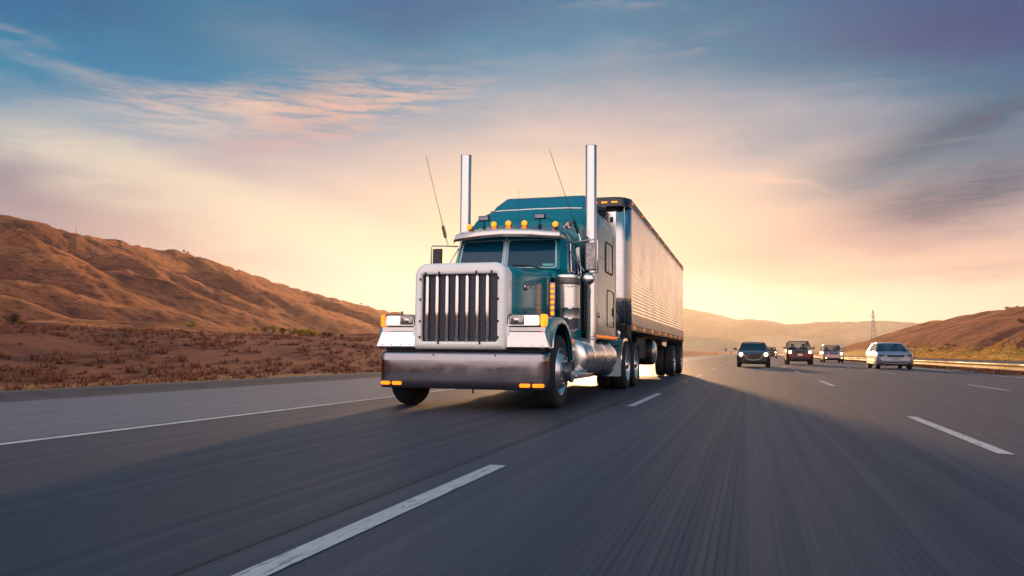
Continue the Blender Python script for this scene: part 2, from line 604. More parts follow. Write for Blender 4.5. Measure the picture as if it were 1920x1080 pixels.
def hill_mat(name, s):
    m = bpy.data.materials.new(name)
    m.use_nodes = True
    n = N(m.node_tree)
    b = m.node_tree.nodes['Principled BSDF']
    b.inputs['Roughness'].default_value = .95
    b.inputs['Specular IOR Level'].default_value = .1
    b.inputs['Sheen Roughness'].default_value = .25
    b.inputs['Sheen Tint'].default_value = (1, .46, .2, 1)
    tc = n.new('ShaderNodeTexCoord').outputs['Object']
    a = n.noise(tc, .012, 6, .6)
    f = n.noise(tc, .09, 6, .65)
    g = n.noise(tc, .9, 5, .7)
    c = n.mix(n.smooth(a, .38, .62), lin('#4C2226'), lin('#6A352B'))
    c = n.mix(n.smooth(f, .42, .7), c, lin('#3E1E24'))
    c = n.mix(n.m('MULTIPLY', n.smooth(g, .5, .72), .55), c, lin('#4E3229'))
    c = n.mix(n.m('MULTIPLY', n.smooth(n.noise(tc, .05, 4, .6, 1.), .55, .75), .4), c, lin('#96593A'))
    sc_ = n.noise(tc, .28, 6, .75)
    c = n.mix(n.m('MULTIPLY', n.smooth(sc_, .55, .68), .75), c, lin('#2A191C'))
    sw = n.m('MULTIPLY', n.m('MULTIPLY', n.smooth(f, .7, .4, .25, .9), n.smooth(sc_, .62, .5, .25, 1.)), n.smooth(a, .35, .65, .6, 1.))
    n.L.new(sw, b.inputs['Sheen Weight'])
    n.L.new(c, b.inputs['Base Color'])
    bn = n.new('ShaderNodeBump')
    bn.inputs['Strength'].default_value = .9
    bn.inputs['Distance'].default_value = 1.0
    n.L.new(n.noise(tc, .5, 6, .7), bn.inputs['Height'])
    n.L.new(bn.outputs[0], b.inputs['Normal'])
    return m


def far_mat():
    m = bpy.data.materials.new('far range haze tone')
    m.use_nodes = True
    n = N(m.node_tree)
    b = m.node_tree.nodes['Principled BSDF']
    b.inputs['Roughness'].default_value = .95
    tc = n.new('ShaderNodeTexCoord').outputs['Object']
    n.L.new(n.mix(n.smooth(n.noise(tc, .004, 6, .6), .4, .62), lin('#A98663'), lin('#C2A07A')), b.inputs['Base Color'])  # base colour made paler to stand in for some of the haze glow
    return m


def ground_mat():
    m = bpy.data.materials.new('roadside earth')
    m.use_nodes = True
    n = N(m.node_tree)
    b = m.node_tree.nodes['Principled BSDF']
    b.inputs['Roughness'].default_value = .95
    b.inputs['Specular IOR Level'].default_value = .1
    tc = n.new('ShaderNodeTexCoord').outputs['Object']
    sp = n.new('ShaderNodeSeparateXYZ')
    n.L.new(tc, sp.inputs[0])
    x = sp.outputs[0]
    f = n.noise(tc, .35, 6, .65)
    g = n.noise(tc, 2.4, 5, .7)
    c = n.mix(n.smooth(f, .38, .64), lin('#4A2829'), lin('#683A32'))
    c = n.mix(n.m('MULTIPLY', n.smooth(g, .48, .7), .7), c, lin('#38242A'))
    # yellow dry grass strip beside the pavement, and golden grass on the far right
    xx = n.m('ADD', x, n.m('MULTIPLY', n.m('SUBTRACT', n.noise(tc, .5, 3), .5), 2.))
    b.inputs['Sheen Weight'].default_value = .12
    b.inputs['Sheen Roughness'].default_value = .3
    b.inputs['Sheen Tint'].default_value = (1, .5, .25, 1)
    strip = n.m('MULTIPLY', n.smooth(xx, -16., -14.6), n.smooth(xx, -11., -12.4))
    c = n.mix(n.m('MULTIPLY', strip, .6), c, lin('#94704A'))
    gr = n.m('MULTIPLY', n.smooth(xx, 33., 40.), n.smooth(xx, 49., 43.))
    c = n.mix(gr, c, n.mix(n.smooth(g, .4, .66), lin('#D6A24C'), lin('#A06F34')))
    med = n.m('MULTIPLY', n.smooth(xx, 8.5, 9.6), n.smooth(xx, 17., 15.))
    c = n.mix(med, c, n.mix(n.smooth(g, .4, .6), lin('#6B5448'), lin('#8F7460')))
    n.L.new(c, b.inputs['Base Color'])
    bn = n.new('ShaderNodeBump')
    bn.inputs['Strength'].default_value = .8
    bn.inputs['Distance'].default_value = .12
    n.L.new(n.noise(tc, 3., 6, .7), bn.inputs['Height'])
    n.L.new(bn.outputs[0], b.inputs['Normal'])
    return m


build_terrain()


# ------------------------------------------------------------ road
def road_mat(name, left):
    m = bpy.data.materials.new(name)
    m.use_nodes = True
    n = N(m.node_tree)
    b = m.node_tree.nodes['Principled BSDF']
    tc = n.new('ShaderNodeTexCoord').outputs['Object']
    sp = n.new('ShaderNodeSeparateXYZ')
    n.L.new(tc, sp.inputs[0])
    x = sp.outputs[0]
    big = n.noise(n.mapping(tc, (.5, .03, 1)), 1., 4, .55)
    streak = n.noise(n.mapping(tc, (9., .05, 1)), 1., 5, .65)
    fine = n.noise(n.mapping(tc, (60., .5, 1)), 1., 3, .6)
    grain = n.noise(n.mapping(tc, (1., .35, 1)), 90., 3, .6)
    c = n.mix(n.smooth(big, .35, .65), lin('#383A45'), lin('#40414C'))
    if left:
        # paler shoulder concrete, darker lane where the lorry runs
        sh = n.smooth(x, -5.95, -6.1)
        c = n.mix(sh, c, lin('#66656E'))
        lane = n.m('MULTIPLY', n.smooth(x, -1.95, -1.97), n.smooth(x, -6.1, -5.95))
        c = n.mix(n.m('MULTIPLY', lane, .75), c, lin('#2B2E39'))
        # saw-cut joint beside the dashed line
        j = n.smooth(n.m('ABSOLUTE', n.m('SUBTRACT', n.m('ADD', x, n.m('MULTIPLY', n.m('SUBTRACT', n.noise(n.mapping(tc, (0, .3, 0)), 1., 3), .5), .03)), -1.96)), .024, .008)
        c = n.mix(n.m('MULTIPLY', j, .9), c, lin('#08090C'))
    # wheel paths polished darker in each lane
    for cx in (-1.7 + 1.0, -1.7 + 2.75, 1.97 + .95, 1.97 + 2.7, -4.75, -2.75, 6.6, 8.3):
        w = n.smooth(n.m('ABSOLUTE', n.m('SUBTRACT', x, cx)), .55, .1)
        c = n.mix(n.m('MULTIPLY', w, .22), c, lin('#2C2D36'))
    c = n.mix(n.m('MULTIPLY', n.smooth(streak, .5, .68), .2), c, lin('#2B2D37'))
    c = n.mix(n.m('MULTIPLY', n.smooth(streak, .46, .32), .09), c, lin('#5E5D66'))
    # longitudinal tining: grooves about 19 mm apart, coarser groups seen at speed
    wv = n.new('ShaderNodeTexWave', wave_type='BANDS', bands_direction='X')
    n.L.new(n.comb(n.m('ADD', x, n.m('MULTIPLY', n.noise(n.mapping(tc, (2., .05, 1)), 1., 2), .05)), 0., 0.), wv.inputs[0])
    wv.inputs['Scale'].default_value = 8.5
    groove = n.smooth(wv.outputs['Fac'], .25, .02)
    patch = n.smooth(n.noise(n.mapping(tc, (1.3, .02, 1)), 1., 3), .4, .62)
    lanes = n.m('MULTIPLY', n.smooth(x, -1.2, -.3), n.smooth(x, 4.2, 2.4))
    gf = n.m('MULTIPLY', n.m('MULTIPLY', groove, lanes), n.m('MULTIPLY', n.m('ADD', n.m('MULTIPLY', patch, .6), .4), n.smooth(n.noise(n.mapping(tc, (14., .02, 1)), 1., 2), .35, .6, .25, 1.)))
    c = n.mix(n.m('MULTIPLY', gf, .9), c, lin('#0C0D12'))
    c = n.mix(n.m('MULTIPLY', n.smooth(fine, .45, .7), .2), c, lin('#26272F'))
    c = n.mix(n.m('MULTIPLY', n.smooth(grain, .5, .75), .22), c, lin('#6A6972'))
    n.L.new(c, b.inputs['Base Color'])
    n.L.new(n.smooth(streak, .35, .65, .52, .6), b.inputs['Roughness'])
    b.inputs['Specular IOR Level'].default_value = .25
    bn = n.new('ShaderNodeBump')
    bn.inputs['Strength'].default_value = .2
    bn.inputs['Distance'].default_value = .004
    hgt = n.m('ADD', n.m('MULTIPLY', groove, -1.), n.m('MULTIPLY', grain, 1.2))
    n.L.new(hgt, bn.inputs['Height'])
    n.L.new(bn.outputs[0], b.inputs['Normal'])
    return m


def strip(name, x0, x1, y0, y1, z, material, step=None):
    M_ = MB()
    ys = [y0, y1] if step is None else list(np.arange(y0, y1 + .1, step))
    M_.loft([[(x0, y, z), (x1, y, z)] for y in ys], closed=False, caps=False)
    o = M_.build(name, material, smooth=0)
    return struct(o)


RM = road_mat('grooved concrete', True)
RM2 = road_mat('far carriageway concrete', False)
strip('road', -10.35, 9.55, -60, 1450, 0., RM)
strip('opposite_carriageway', 16.5, 35, -60, 1450, 0., RM2)
ashp = mat('old dark asphalt', '#3C3A42', .85, var=.25, vscale=2., bump=.5, bscale=25)
d = MB().prism([(-11.75, -.15), (-11.6, .05), (-11.1, .115), (-10.8, .1), (-10.6, .012), (-10.352, .006), (-10.352, -.15)], 'Y', -60, 1450)
d.v = [(x, y, z) for x, y, z in d.v]
struct(d.build('asphalt_kerb', ashp))
d = MB().prism([(9.552, -.15), (9.552, .006), (10.1, .012), (10.3, -.12)], 'Y', -60, 1450)
struct(d.build('road_edge', ashp))

def paint_mat():
    m = bpy.data.materials.new('worn road paint')
    m.use_nodes = True
    n = N(m.node_tree)
    b = m.node_tree.nodes['Principled BSDF']
    b.inputs['Roughness'].default_value = .6
    tc = n.new('ShaderNodeTexCoord').outputs['Object']
    a = n.noise(n.mapping(tc, (9., 1.2, 1)), 2., 6, .7)
    g = n.noise(n.mapping(tc, (30., 3., 1)), 2., 4, .7)
    c = n.mix(n.smooth(a, .3, .7), lin('#A9A7A8'), lin('#C9C6C4'))
    c = n.mix(n.m('MULTIPLY', n.smooth(n.m('ADD', n.m('MULTIPLY', a, .6), n.m('MULTIPLY', g, .4)), .50, .60), .75), c, lin('#4A4A52'))
    n.L.new(c, b.inputs['Base Color'])
    return m


pw = paint_mat()
pd = mat('dirty road paint', '#8E8B8C', .6, var=.15, vscale=4.)


def marks():
    b = MB()
    for k in range(-1, 26):
        y = 2.45 + 12.19 * k - (2.5 if k == 0 else 0)
        y1 = 5.4 if k == 0 else y + 3.05
        if k == 1:
            y, y1 = 11.9, 15.8
        b.add([(-1.76, y, .004), (-1.64, y, .004), (-1.64, y1, .004), (-1.76, y1, .004)], [(0, 1, 2, 3)])
    o = b.build('lane_marking', pw, smooth=0)
    struct(o)
    b = MB()
    for k in range(-1, 26):
        y = 7.4 + 14.0 * k
        b.add([(1.92, y, .004), (2.04, y, .004), (2.04, y + 4., .004), (1.92, y + 4., .004)], [(0, 1, 2, 3)])
        y = 20.7 + 14.6 * k
        b.add([(5.58, y, .004), (5.69, y, .004), (5.69, y + 3.6, .004), (5.58, y + 3.6, .004)], [(0, 1, 2, 3)])
    struct(b.build('lane_marking', pw, smooth=0))
    b = MB()
    b.add([(-5.95, -40, .004), (-5.83, -40, .004), (-5.83, 1450, .004), (-5.95, 1450, .004)], [(0, 1, 2, 3)])
    b.add([(9.2, -40, .004), (9.32, -40, .004), (9.32, 1450, .004), (9.2, 1450, .004)], [(0, 1, 2, 3)])
    struct(b.build('edge_line', pw, smooth=0))
    b = MB()
    for k in range(12):
        b.add([(x, y, z) for (x, y, z) in [(-1.75, 22.1 + 12.19 * k, .004), (-1.65, 22.1 + 12.19 * k, .004), (-1.65, 22.7 + 12.19 * k, .004), (-1.75, 22.7 + 12.19 * k, .004)]], [(0, 1, 2, 3)])
    struct(b.build('lane_marking', pd, smooth=0))


marks()


# ------------------------------------------------------------ guardrail
def guardrail(x, y0, y1, zoff, label, nposts):
    root = empty('guardrail', (x, y0, 0))
    tag(root, label, 'guardrail')
    gm = mat('weathered galvanised steel', '#C9A468', .62, .1, var=.12, vscale=1.5, rvar=.2, stretch=(1, .2, 1))
    wm = mat('weathered timber post', '#5A463C', .9, var=.25, vscale=3)
    L = y1 - y0
    prof = [(0, .0), (-.035, .02), (-.045, .06), (-.03, .09), (.03, .13), (.045, .155), (.03, .18), (-.03, .22), (-.045, .25), (-.035, .29), (0, .31)]
    b = MB()
    ys = np.linspace(0, L, 40)
    b.loft([[(px - .1, y, zoff + pz) for px, pz in prof] for y in ys], closed=False, caps=False)
    b.build('rail', gm, root, solid=.012)
    p0 = MB().box(-.04, .12, -.07, .07, -.4, zoff + .28).build('post', wm, root, bevel=.01)
    k0 = MB().box(-.09, -.043, -.05, .05, zoff + .03, zoff + .27).build('spacer', gm, p0)
    for i in range(nposts):
        y = i * 3.8 + 1
        if i == 0:
            p0.location.y = y
            continue
        c = copy_tree(p0, root)
        c.location.y = y
    return root


guardrail(11.3, 18, 400, .12, 'long galvanised steel guardrail on low posts catching golden light beside the right-hand lane', 98)


# ------------------------------------------------------------ vegetation
def leafmat(name, c1, c2, tl=.3):
    m = bpy.data.materials.new(name)
    m.use_nodes = True
    n = N(m.node_tree)
    b = m.node_tree.nodes['Principled BSDF']
    b.inputs['Roughness'].default_value = .8
    b.inputs['Specular IOR Level'].default_value = .2
    tc = n.new('ShaderNodeTexCoord').outputs['Object']
    n.L.new(n.mix(n.smooth(n.noise(tc, 1.4, 3), .35, .65), lin(c1), lin(c2)), b.inputs['Base Color'])
    tr = n.new('ShaderNodeBsdfTranslucent')
    tr.inputs[0].default_value = lin(c2)
    ms = n.new('ShaderNodeMixShader')
    ms.inputs[0].default_value = tl
    n.L.new(b.outputs[0], ms.inputs[1])
    n.L.new(tr.outputs[0], ms.inputs[2])
    n.L.new(ms.outputs[0], m.node_tree.nodes['Material Output'].inputs[0])
    return m


LEAF_Y = leafmat('yellow green leaves', '#6E6A1E', '#A89A2E', .45)
LEAF_D = leafmat('dark chaparral leaves', '#33291F', '#4C3B28', .15)
LEAF_M = leafmat('olive leaves', '#5A4A26', '#7E6A30', .35)
BARK = mat('shrub bark', '#4A372C', .9, var=.2)
DRY = leafmat('dry weeds', '#4A2E2A', '#7A5040', .3)
DRYT = leafmat('tan verge grass', '#7E6044', '#9E7C52', .2)
DRYY = leafmat('golden grass tufts', '#A87E44', '#CFA258', .5)


def scrub(name, boxes, n, mat_, hmin, hmax, seed, lab):
    r = np.random.RandomState(seed)
    V, F = [], []
    per = 9
    for (x0, x1, y0, y1, dens) in boxes:
        k = int(n * dens)
        X = x0 + (x1 - x0) * r.rand(k)
        Y = y0 * (y1 / y0) ** r.rand(k)
        den = fbm(X / 5., Y / 5., 3)
        keep = den > -.12 + .35 * (r.rand(k) - .6)
        X, Y = X[keep], Y[keep]
        Z = height(X, Y)
        for x, y, z in zip(X, Y, Z):
            h = hmin + (hmax - hmin) * r.rand() ** 2
            w = h * 1.6
            for q in range(per):
                a = r.rand() * 2 * pi
                bx, by = x + cos(a) * w * .35 * r.rand(), y + sin(a) * w * .35 * r.rand()
                tx, ty = bx + cos(a) * w * .6 * r.rand(), by + sin(a) * w * .6 * r.rand()
                ww = .05 * h + .03 + .00035 * y
                c, s_ = cos(a + 1.5), sin(a + 1.5)
                o = len(V)
                V += [(bx - c * ww, by - s_ * ww, z - .04), (bx + c * ww, by + s_ * ww, z - .04), (tx, ty, z + h * (.4 + .6 * r.rand()))]
                F.append((o, o + 1, o + 2))
    me = bpy.data.meshes.new(name)
    me.from_pydata(V, [], F)
    me.materials.append(mat_)
    o = bpy.data.objects.new(name, me)
    COL.objects.link(o)
    o['kind'] = 'stuff'
    tag(o, lab, 'dry scrub')


scrub('dry_scrub', [(-60, -13.2, 5, 120, 1.)], 15000, DRY, .05, .3, 3, 'reddish brown dry weeds covering the bank left of the road')
scrub('dry_grass', [(-14.2, -12.2, 5, 90, 1.)], 1100, DRYT, .05, .18, 5, 'low yellow grass edging the dark kerb on the left')
scrub('golden_grass', [(37, 47, 60, 300, 1.)], 6000, DRYY, .2, .6, 8, 'golden dry grass at the foot of the right-hand hills')
scrub('median_weeds', [(10.4, 15.5, 25, 250, 1.)], 2600, DRY, .08, .35, 9, 'dry weeds beneath the guardrail on the right')


def make_shrub(name, h, w, leaf, seed, trunk=False, n=420):
    """crown of many small leaf faces gathered in uneven clumps on real stems"""
    r = random.Random(seed)
    root = empty(name)
    clumps = []
    for i in range(12):
        a, q = r.uniform(0, 2 * pi), r.random() ** .6
        clumps.append(Vector((cos(a) * q * w * .36, sin(a) * q * w * .36, h * (.34 + .46 * r.random() * (1.1 - q * .5)))))
    b = MB()
    for c in clumps:
        mid = c * .5 + Vector((r.uniform(-.05, .05) * w, r.uniform(-.05, .05) * w, 0))
        b.tube([(r.uniform(-.04, .04) * w, r.uniform(-.04, .04) * w, -.1 * h), mid, c], [.022 * h, .014 * h, .006 * h], 5, False)
    b.build('trunk', BARK, root, smooth=60)
    b = MB()
    for i in range(n):
        c = r.choice(clumps)
        d_ = Vector((r.gauss(0, 1), r.gauss(0, 1), r.gauss(0, 1))).normalized() * (r.random() ** .5)
        rad = w * .2 * (.7 + .5 * r.random())
        p = c + Vector((d_.x * rad, d_.y * rad, d_.z * rad * .9))
        p.z = max(p.z, .03 * h)
        s = .05 * w * r.uniform(.5, 1.2)
        t = Vector((r.gauss(0, 1), r.gauss(0, 1), r.gauss(0, 1))).normalized()
        u = t.orthogonal().normalized()
        v = t.cross(u)
        b.add([p + u * s, p + v * s * .6, p - u * s, p - v * s * .6], [(0, 1, 2, 3)])
    b.build('crown', leaf, root, smooth=0, recalc=False)
    return root


PROTO = {}


def shrub(kind, px, py, hpx, label, group=None, cat='shrub', d0=40, d1=1500, dist=None, ratio=1.3, name=None):
    if dist:
        x, y, _ = at(px, py, dist)
        z = hz1(x, y)
    else:
        x, y, z = hit(px, py, d0, d1)
    R = math.hypot(x, y)
    h = hpx / FOC * R
    key = kind
    if key not in PROTO:
        PROTO[key] = make_shrub(name or ('shrub' if cat == 'shrub' else 'tree'), 1., 1., {'y': LEAF_Y, 'd': LEAF_D, 'm': LEAF_M}[kind[0]], 5 + len(PROTO) * 3)
        o = PROTO[key]
    else:
        o = copy_tree(PROTO[key])
        o.name = name or ('shrub' if cat == 'shrub' else 'tree')
    o.location = (x, y, z - .03 * h)
    o.scale = (h * ratio, h * ratio, h)
    o.rotation_euler[2] = random.uniform(0, 6)
    tag(o, label, cat, group)
    return o


shrub('d1', 21, 620, 26, 'dark rounded bush on the golden slope at the far left edge', d0=60)
shrub('m1', 42, 619, 14, 'small brownish bush beside the dark bush at the far left', d0=60)
shrub('y1', 357, 614, 14, 'yellow-green bush alone on the brown mound below the left hill', dist=131, ratio=2.)
TR = [(512, 632, 16, 'y'), (497, 630, 12, 'm'), (530, 636, 14, 'd'), (548, 640, 17, 'm'), (562, 642, 18, 'y'), (580, 645, 15, 'm'), (572, 640, 22, 'y'), (590, 640, 20, 'y'), (603, 641, 17, 'd'), (616, 640, 18, 'd'), (628, 638, 12, 'm'), (477, 626, 9, 'y'), (640, 634, 9, 'd')]
TL = ['yellow-green low tree near the left end of the row in the valley', 'olive bush left of the yellow-green tree at the row start', 'dark bush between two lighter trees in the valley row',
      'rounded olive tree in the middle of the valley row', 'yellow-green tree in front of the valley row, lit by the sun', 'olive tree standing low at the valley bottom',
      'tallest yellow-green tree of the valley row', 'broad sunlit yellow-green tree right of the tallest one', 'dark tree right of the sunlit trees in the valley', 'dark round tree near the right end of the valley row',
      'small olive bush at the right end of the valley row', 'small yellow-green bush left of the whole valley row', 'small dark bush farthest right beside the second mound']
for i, (px, py, hp, k) in enumerate(TR):
    shrub(k + str(2 + i % 2), px, py, hp, TL[i], 'trees in the valley below the left hill', 'tree', d0=140, d1=800, ratio=1.4)
CR = [(345, 474, 5), (352, 475, 5), (383, 488, 4), (402, 494, 3), (420, 500, 3), (436, 505, 3), (448, 509, 4), (462, 513, 3), (480, 520, 3), (505, 527, 3), (540, 537, 3), (660, 566, 3), (677, 570, 4)]
for i, (px, py, hp) in enumerate(CR):
    shrub('d1', px, py, hp, ['tiny shrub on the left skyline touching the thin pole', 'tiny shrub just right of the pole shrub on the skyline'][i] if i < 2 else '%s tiny shrub along the left hill skyline, counted rightward from the thin pole' % 'third fourth fifth sixth seventh eighth ninth tenth eleventh twelfth last'.split()[i - 2], 'shrubs on the left skyline', dist=1.3 * [640, 650, 700, 720, 740, 755, 765, 780, 800, 820, 850, 960, 975][i], ratio=1.6)
shrub('d1', 1893, 583, 9, 'dark shrub on the crest of the right-hand hill near the picture edge', dist=303, ratio=1.9)
shrub('d2', 1908, 578, 7, 'smaller dark shrub beside the crest shrub on the right-hand hill', dist=296, ratio=1.5)
shrub('d1', 1916, 606, 10, 'dark bush on the shaded slope below the right-hand crest', d0=180, ratio=1.6)
shrub('d2', 1716, 613, 3, 'speck of a shrub low on the right-hand crest line', dist=412, ratio=1.8)
shrub('d2', 1776, 650, 5, 'brown shrub in the golden grass at the right', d0=60, ratio=2.5)
shrub('m1', 1790, 650, 4, 'olive shrub in the golden grass right of the brown one', d0=60, ratio=2.5)
shrub('d2', 1745, 660, 4, 'low dark shrub in the grass left of the brown one', d0=60, ratio=2.5)
shrub('m1', 1840, 660, 5, 'olive shrub in the grass nearest the opposite carriageway', d0=60, ratio=2.5)


# ------------------------------------------------------------ poles, tower, signs
STEEL = mat('dull grey steel', '#9A918A', .6, .2)
WOOD = mat('creosoted pole', '#4B3A33', .9)


def lattice_tower(px, py, dist, h, wb, label, group=None):
    x, y, _ = at(px, py, dist)
    z = hz1(x, y)
    root = empty('transmission_tower', (x, y, z))
    tag(root, label, 'transmission tower', group)
    k = 9
    r = .006 * h
    prev = None
    b = MB()
    for sx in (-1, 1):
        for sy in (-1, 1):
            l = MB().tube([(sx * wb / 2, sy * wb / 4, 0), (sx * wb * .2, sy * wb * .12, h * .55), (sx * wb * .06, sy * wb * .05, h)], r, 5)
            l.build('leg', STEEL, root)
    for i in range(k + 1):
        t = i / k
        w = wb / 2 * (1 - t * .6 / .55) if t < .55 else wb * (.2 - .14 * (t - .55) / .45)
        w = wb / 2 + (wb * .2 - wb / 2) * t / .55 if t < .55 else w
        cur = (w, h * t)
        if prev:
            for sy in (-1, 1):
                b.tube([(-prev[0], sy * wb * .1, prev[1]), (cur[0], sy * wb * .1, cur[1])], r * .6, 4)
                b.tube([(prev[0], sy * wb * .1, prev[1]), (-cur[0], sy * wb * .1, cur[1])], r * .6, 4)
        prev = cur
    b.build('bracing', STEEL, root)
    b = MB()
    for zz, w in ((h * .72, wb * .9), (h * .86, wb * .7)):
        b.tube([(-w / 2, 0, zz), (w / 2, 0, zz)], r * 1.0, 5)
    b.build('cross_arm', STEEL, root)
    return root


lattice_tower(1638, 637, 610, 29, 5.2, 'tall lattice transmission tower rising behind the small right-hand hill')
lattice_tower(1612, 645, 1150, 14, 3.0, 'left of two faint small pylons beyond the right-hand hill', 'faint far pylons')
lattice_tower(1618, 645, 1150, 13, 3.0, 'right of two faint small pylons beyond the right-hand hill', 'faint far pylons')


def pole(px, py, dist, hpx, label, group=None, arm=True):
    x, y, _ = at(px, py, dist)
    z = hz1(x, y)
    h = hpx / FOC * dist
    root = empty('utility_pole', (x, y, z))
    tag(root, label, 'pole', group)
    MB().tube([(0, 0, -.3), (0, 0, h)], [.011 * h + .05, .008 * h + .05], 7).build('shaft', WOOD, root)
    if arm:
        MB().box(-.12 * h, .12 * h, -.05, .05, h * .9, h * .93).build('cross_arm', WOOD, root)
    return root


pole(1704, 662, 200, 23, 'thin wooden pole in the golden grass, left of the pair', 'wooden poles right')
pole(1715, 662, 190, 21, 'thin wooden pole in the golden grass, right of the pair', 'wooden poles right')
pole(142, 437, 656, 13, 'lone pole on the skyline of the left hill')
pole(345, 474, 838, 12, 'thin pole beside the skyline shrubs of the left hill')
pole(410, 497, 942, 9, 'thin pole on the descending left skyline')


def road_sign(px, py, dist, w, h, z0, colr, label):
    x, y, _ = at(px, py, dist)
    root = empty('road_sign', (x, y, -.05))
    tag(root, label, 'road sign')
    MB().tube([(0, 0, 0), (0, 0, z0 + h)], .05, 6).build('post', STEEL, root)
    MB().box(-w / 2, w / 2, -.085, -.055, z0, z0 + h).build('panel', mat('sign back ' + colr, colr, .5, .1), root, bevel=.01)


road_sign(1361, 655, 260, .95, .95, 1.35, '#8C7A78', 'square road sign on a post at the left verge beyond the trailer')
road_sign(1370, 657, 330, .4, 1.1, .6, '#8C7A70', 'small narrow marker right of the square road sign')
road_sign(1342, 657, 210, .2, .5, .5, '#8C7A70', 'short thin marker post left of the square road sign')


# ------------------------------------------------------------ the lorry
TX, TY = -3.79, 10.2
TEAL = mat('deep teal metallic paint', '#00707C', .3, 0., coat=.5, spec=.3, var=.04, vscale=2.)
WHITEP = mat('cream white painted steel', '#F1ECE8', .3, 0., coat=.6, var=.02, vscale=5., rvar=.1)
CHROME = mat('polished chrome', '#C4C0BE', .08, 1., rvar=.05, vscale=1.2)
CHROME2 = mat('road-worn chrome', '#BFBBBA', .14, 1., var=.04, vscale=1.5, rvar=.08)
STAIN = mat('brushed stainless steel', '#DAD2CC', .24, 1., var=.04, vscale=1.2, rvar=.06)
ALU = mat('cast aluminium wheel', '#C4C0BE', .28, .9, var=.05, vscale=3.)
BUMPM = mat('dull chrome bumper', '#8E8A90', .11, 1., var=.06, vscale=1.2, rvar=.07)
HUBM = mat('blue grey hub', '#7C8590', .3, .85, var=.1)
BLACK = mat('black chassis', '#101114', .6, .1, var=.2, vscale=4.)
RUB = mat('tyre rubber', '#17161A', .75, 0., var=.25, vscale=14., bump=.3, bscale=60)
GLASS = mat('dark windscreen glass', '#0A3C54', .06, 0., coat=0., spec=.45)
GASK = mat('pale window gasket', '#AFC4CC', .35, .2)
AMB = mat('lit amber lens', '#FF8A10', .3, emit='#FF7E0C', es=1.3)
AMBH = mat('bright amber lamp', '#FFA520', .25, emit='#FF800E', es=1.7)
AMBD = mat('amber lens', '#F07A12', .2, emit='#FF7A10', es=.7, coat=.4)
REDL = mat('red marker lens', '#C01018', .2, emit='#E01020', es=.35)
HEADON = mat('lit headlamp', '#FFF2D0', .2, emit='#FFDFA0', es=3.2)
HEADDIM = mat('lamp glowing softly', '#FFEFCF', .2, emit='#FFDCA0', es=1.6)
HEADOFF = mat('unlit headlamp lens', '#8D8683', .12, .7, coat=.6, var=.3, vscale=30)
DGREY = mat('dark grey plastic', '#2A2A2E', .5, var=.15)
TRAILW = mat('ribbed stainless side', '#FBF2EA', .22, 1., var=.03, vscale=.6, rvar=.06)
DARKBL = mat('dark blue black paint', '#0A1622', .3, .2, coat=.5)


def truck_mesh_mat():
    m_ = bpy.data.materials.new('radiator mesh')
    m_.use_nodes = True
    n = N(m_.node_tree)
    b = m_.node_tree.nodes['Principled BSDF']
    tc = n.new('ShaderNodeTexCoord').outputs['Object']
    sp = n.new('ShaderNodeSeparateXYZ')
    n.L.new(tc, sp.inputs[0])
    gx = n.m('ABSOLUTE', n.m('SUBTRACT', n.m('FRACT', n.m('MULTIPLY', sp.outputs[0], 50.)), .5))
    gz = n.m('ABSOLUTE', n.m('SUBTRACT', n.m('FRACT', n.m('MULTIPLY', sp.outputs[2], 50.)), .5))
    f = n.m('MAXIMUM', n.smooth(gx, .38, .45), n.smooth(gz, .38, .45))
    n.L.new(n.mix(f, lin('#08090F'), lin('#5C5D70')), b.inputs['Base Color'])
    b.inputs['Roughness'].default_value = .45
    b.inputs['Metallic'].default_value = .4
    return m_


def ycurve(x):   # plan curve of the bumper front: local y at lateral x
    ax = abs(x)
    return .02 * (ax / 1.2) ** 2 + (0 if ax < 1.1 else .16 * ((ax - 1.1) / .13) ** 2)


def lathe_part(prof, name, m_, parent, o, axis, n=32, sgn=1, smooth=40, **k):
    return MB().lathe(prof, o, axis, n, sgn).build(name, m_, parent, smooth=smooth, **k)


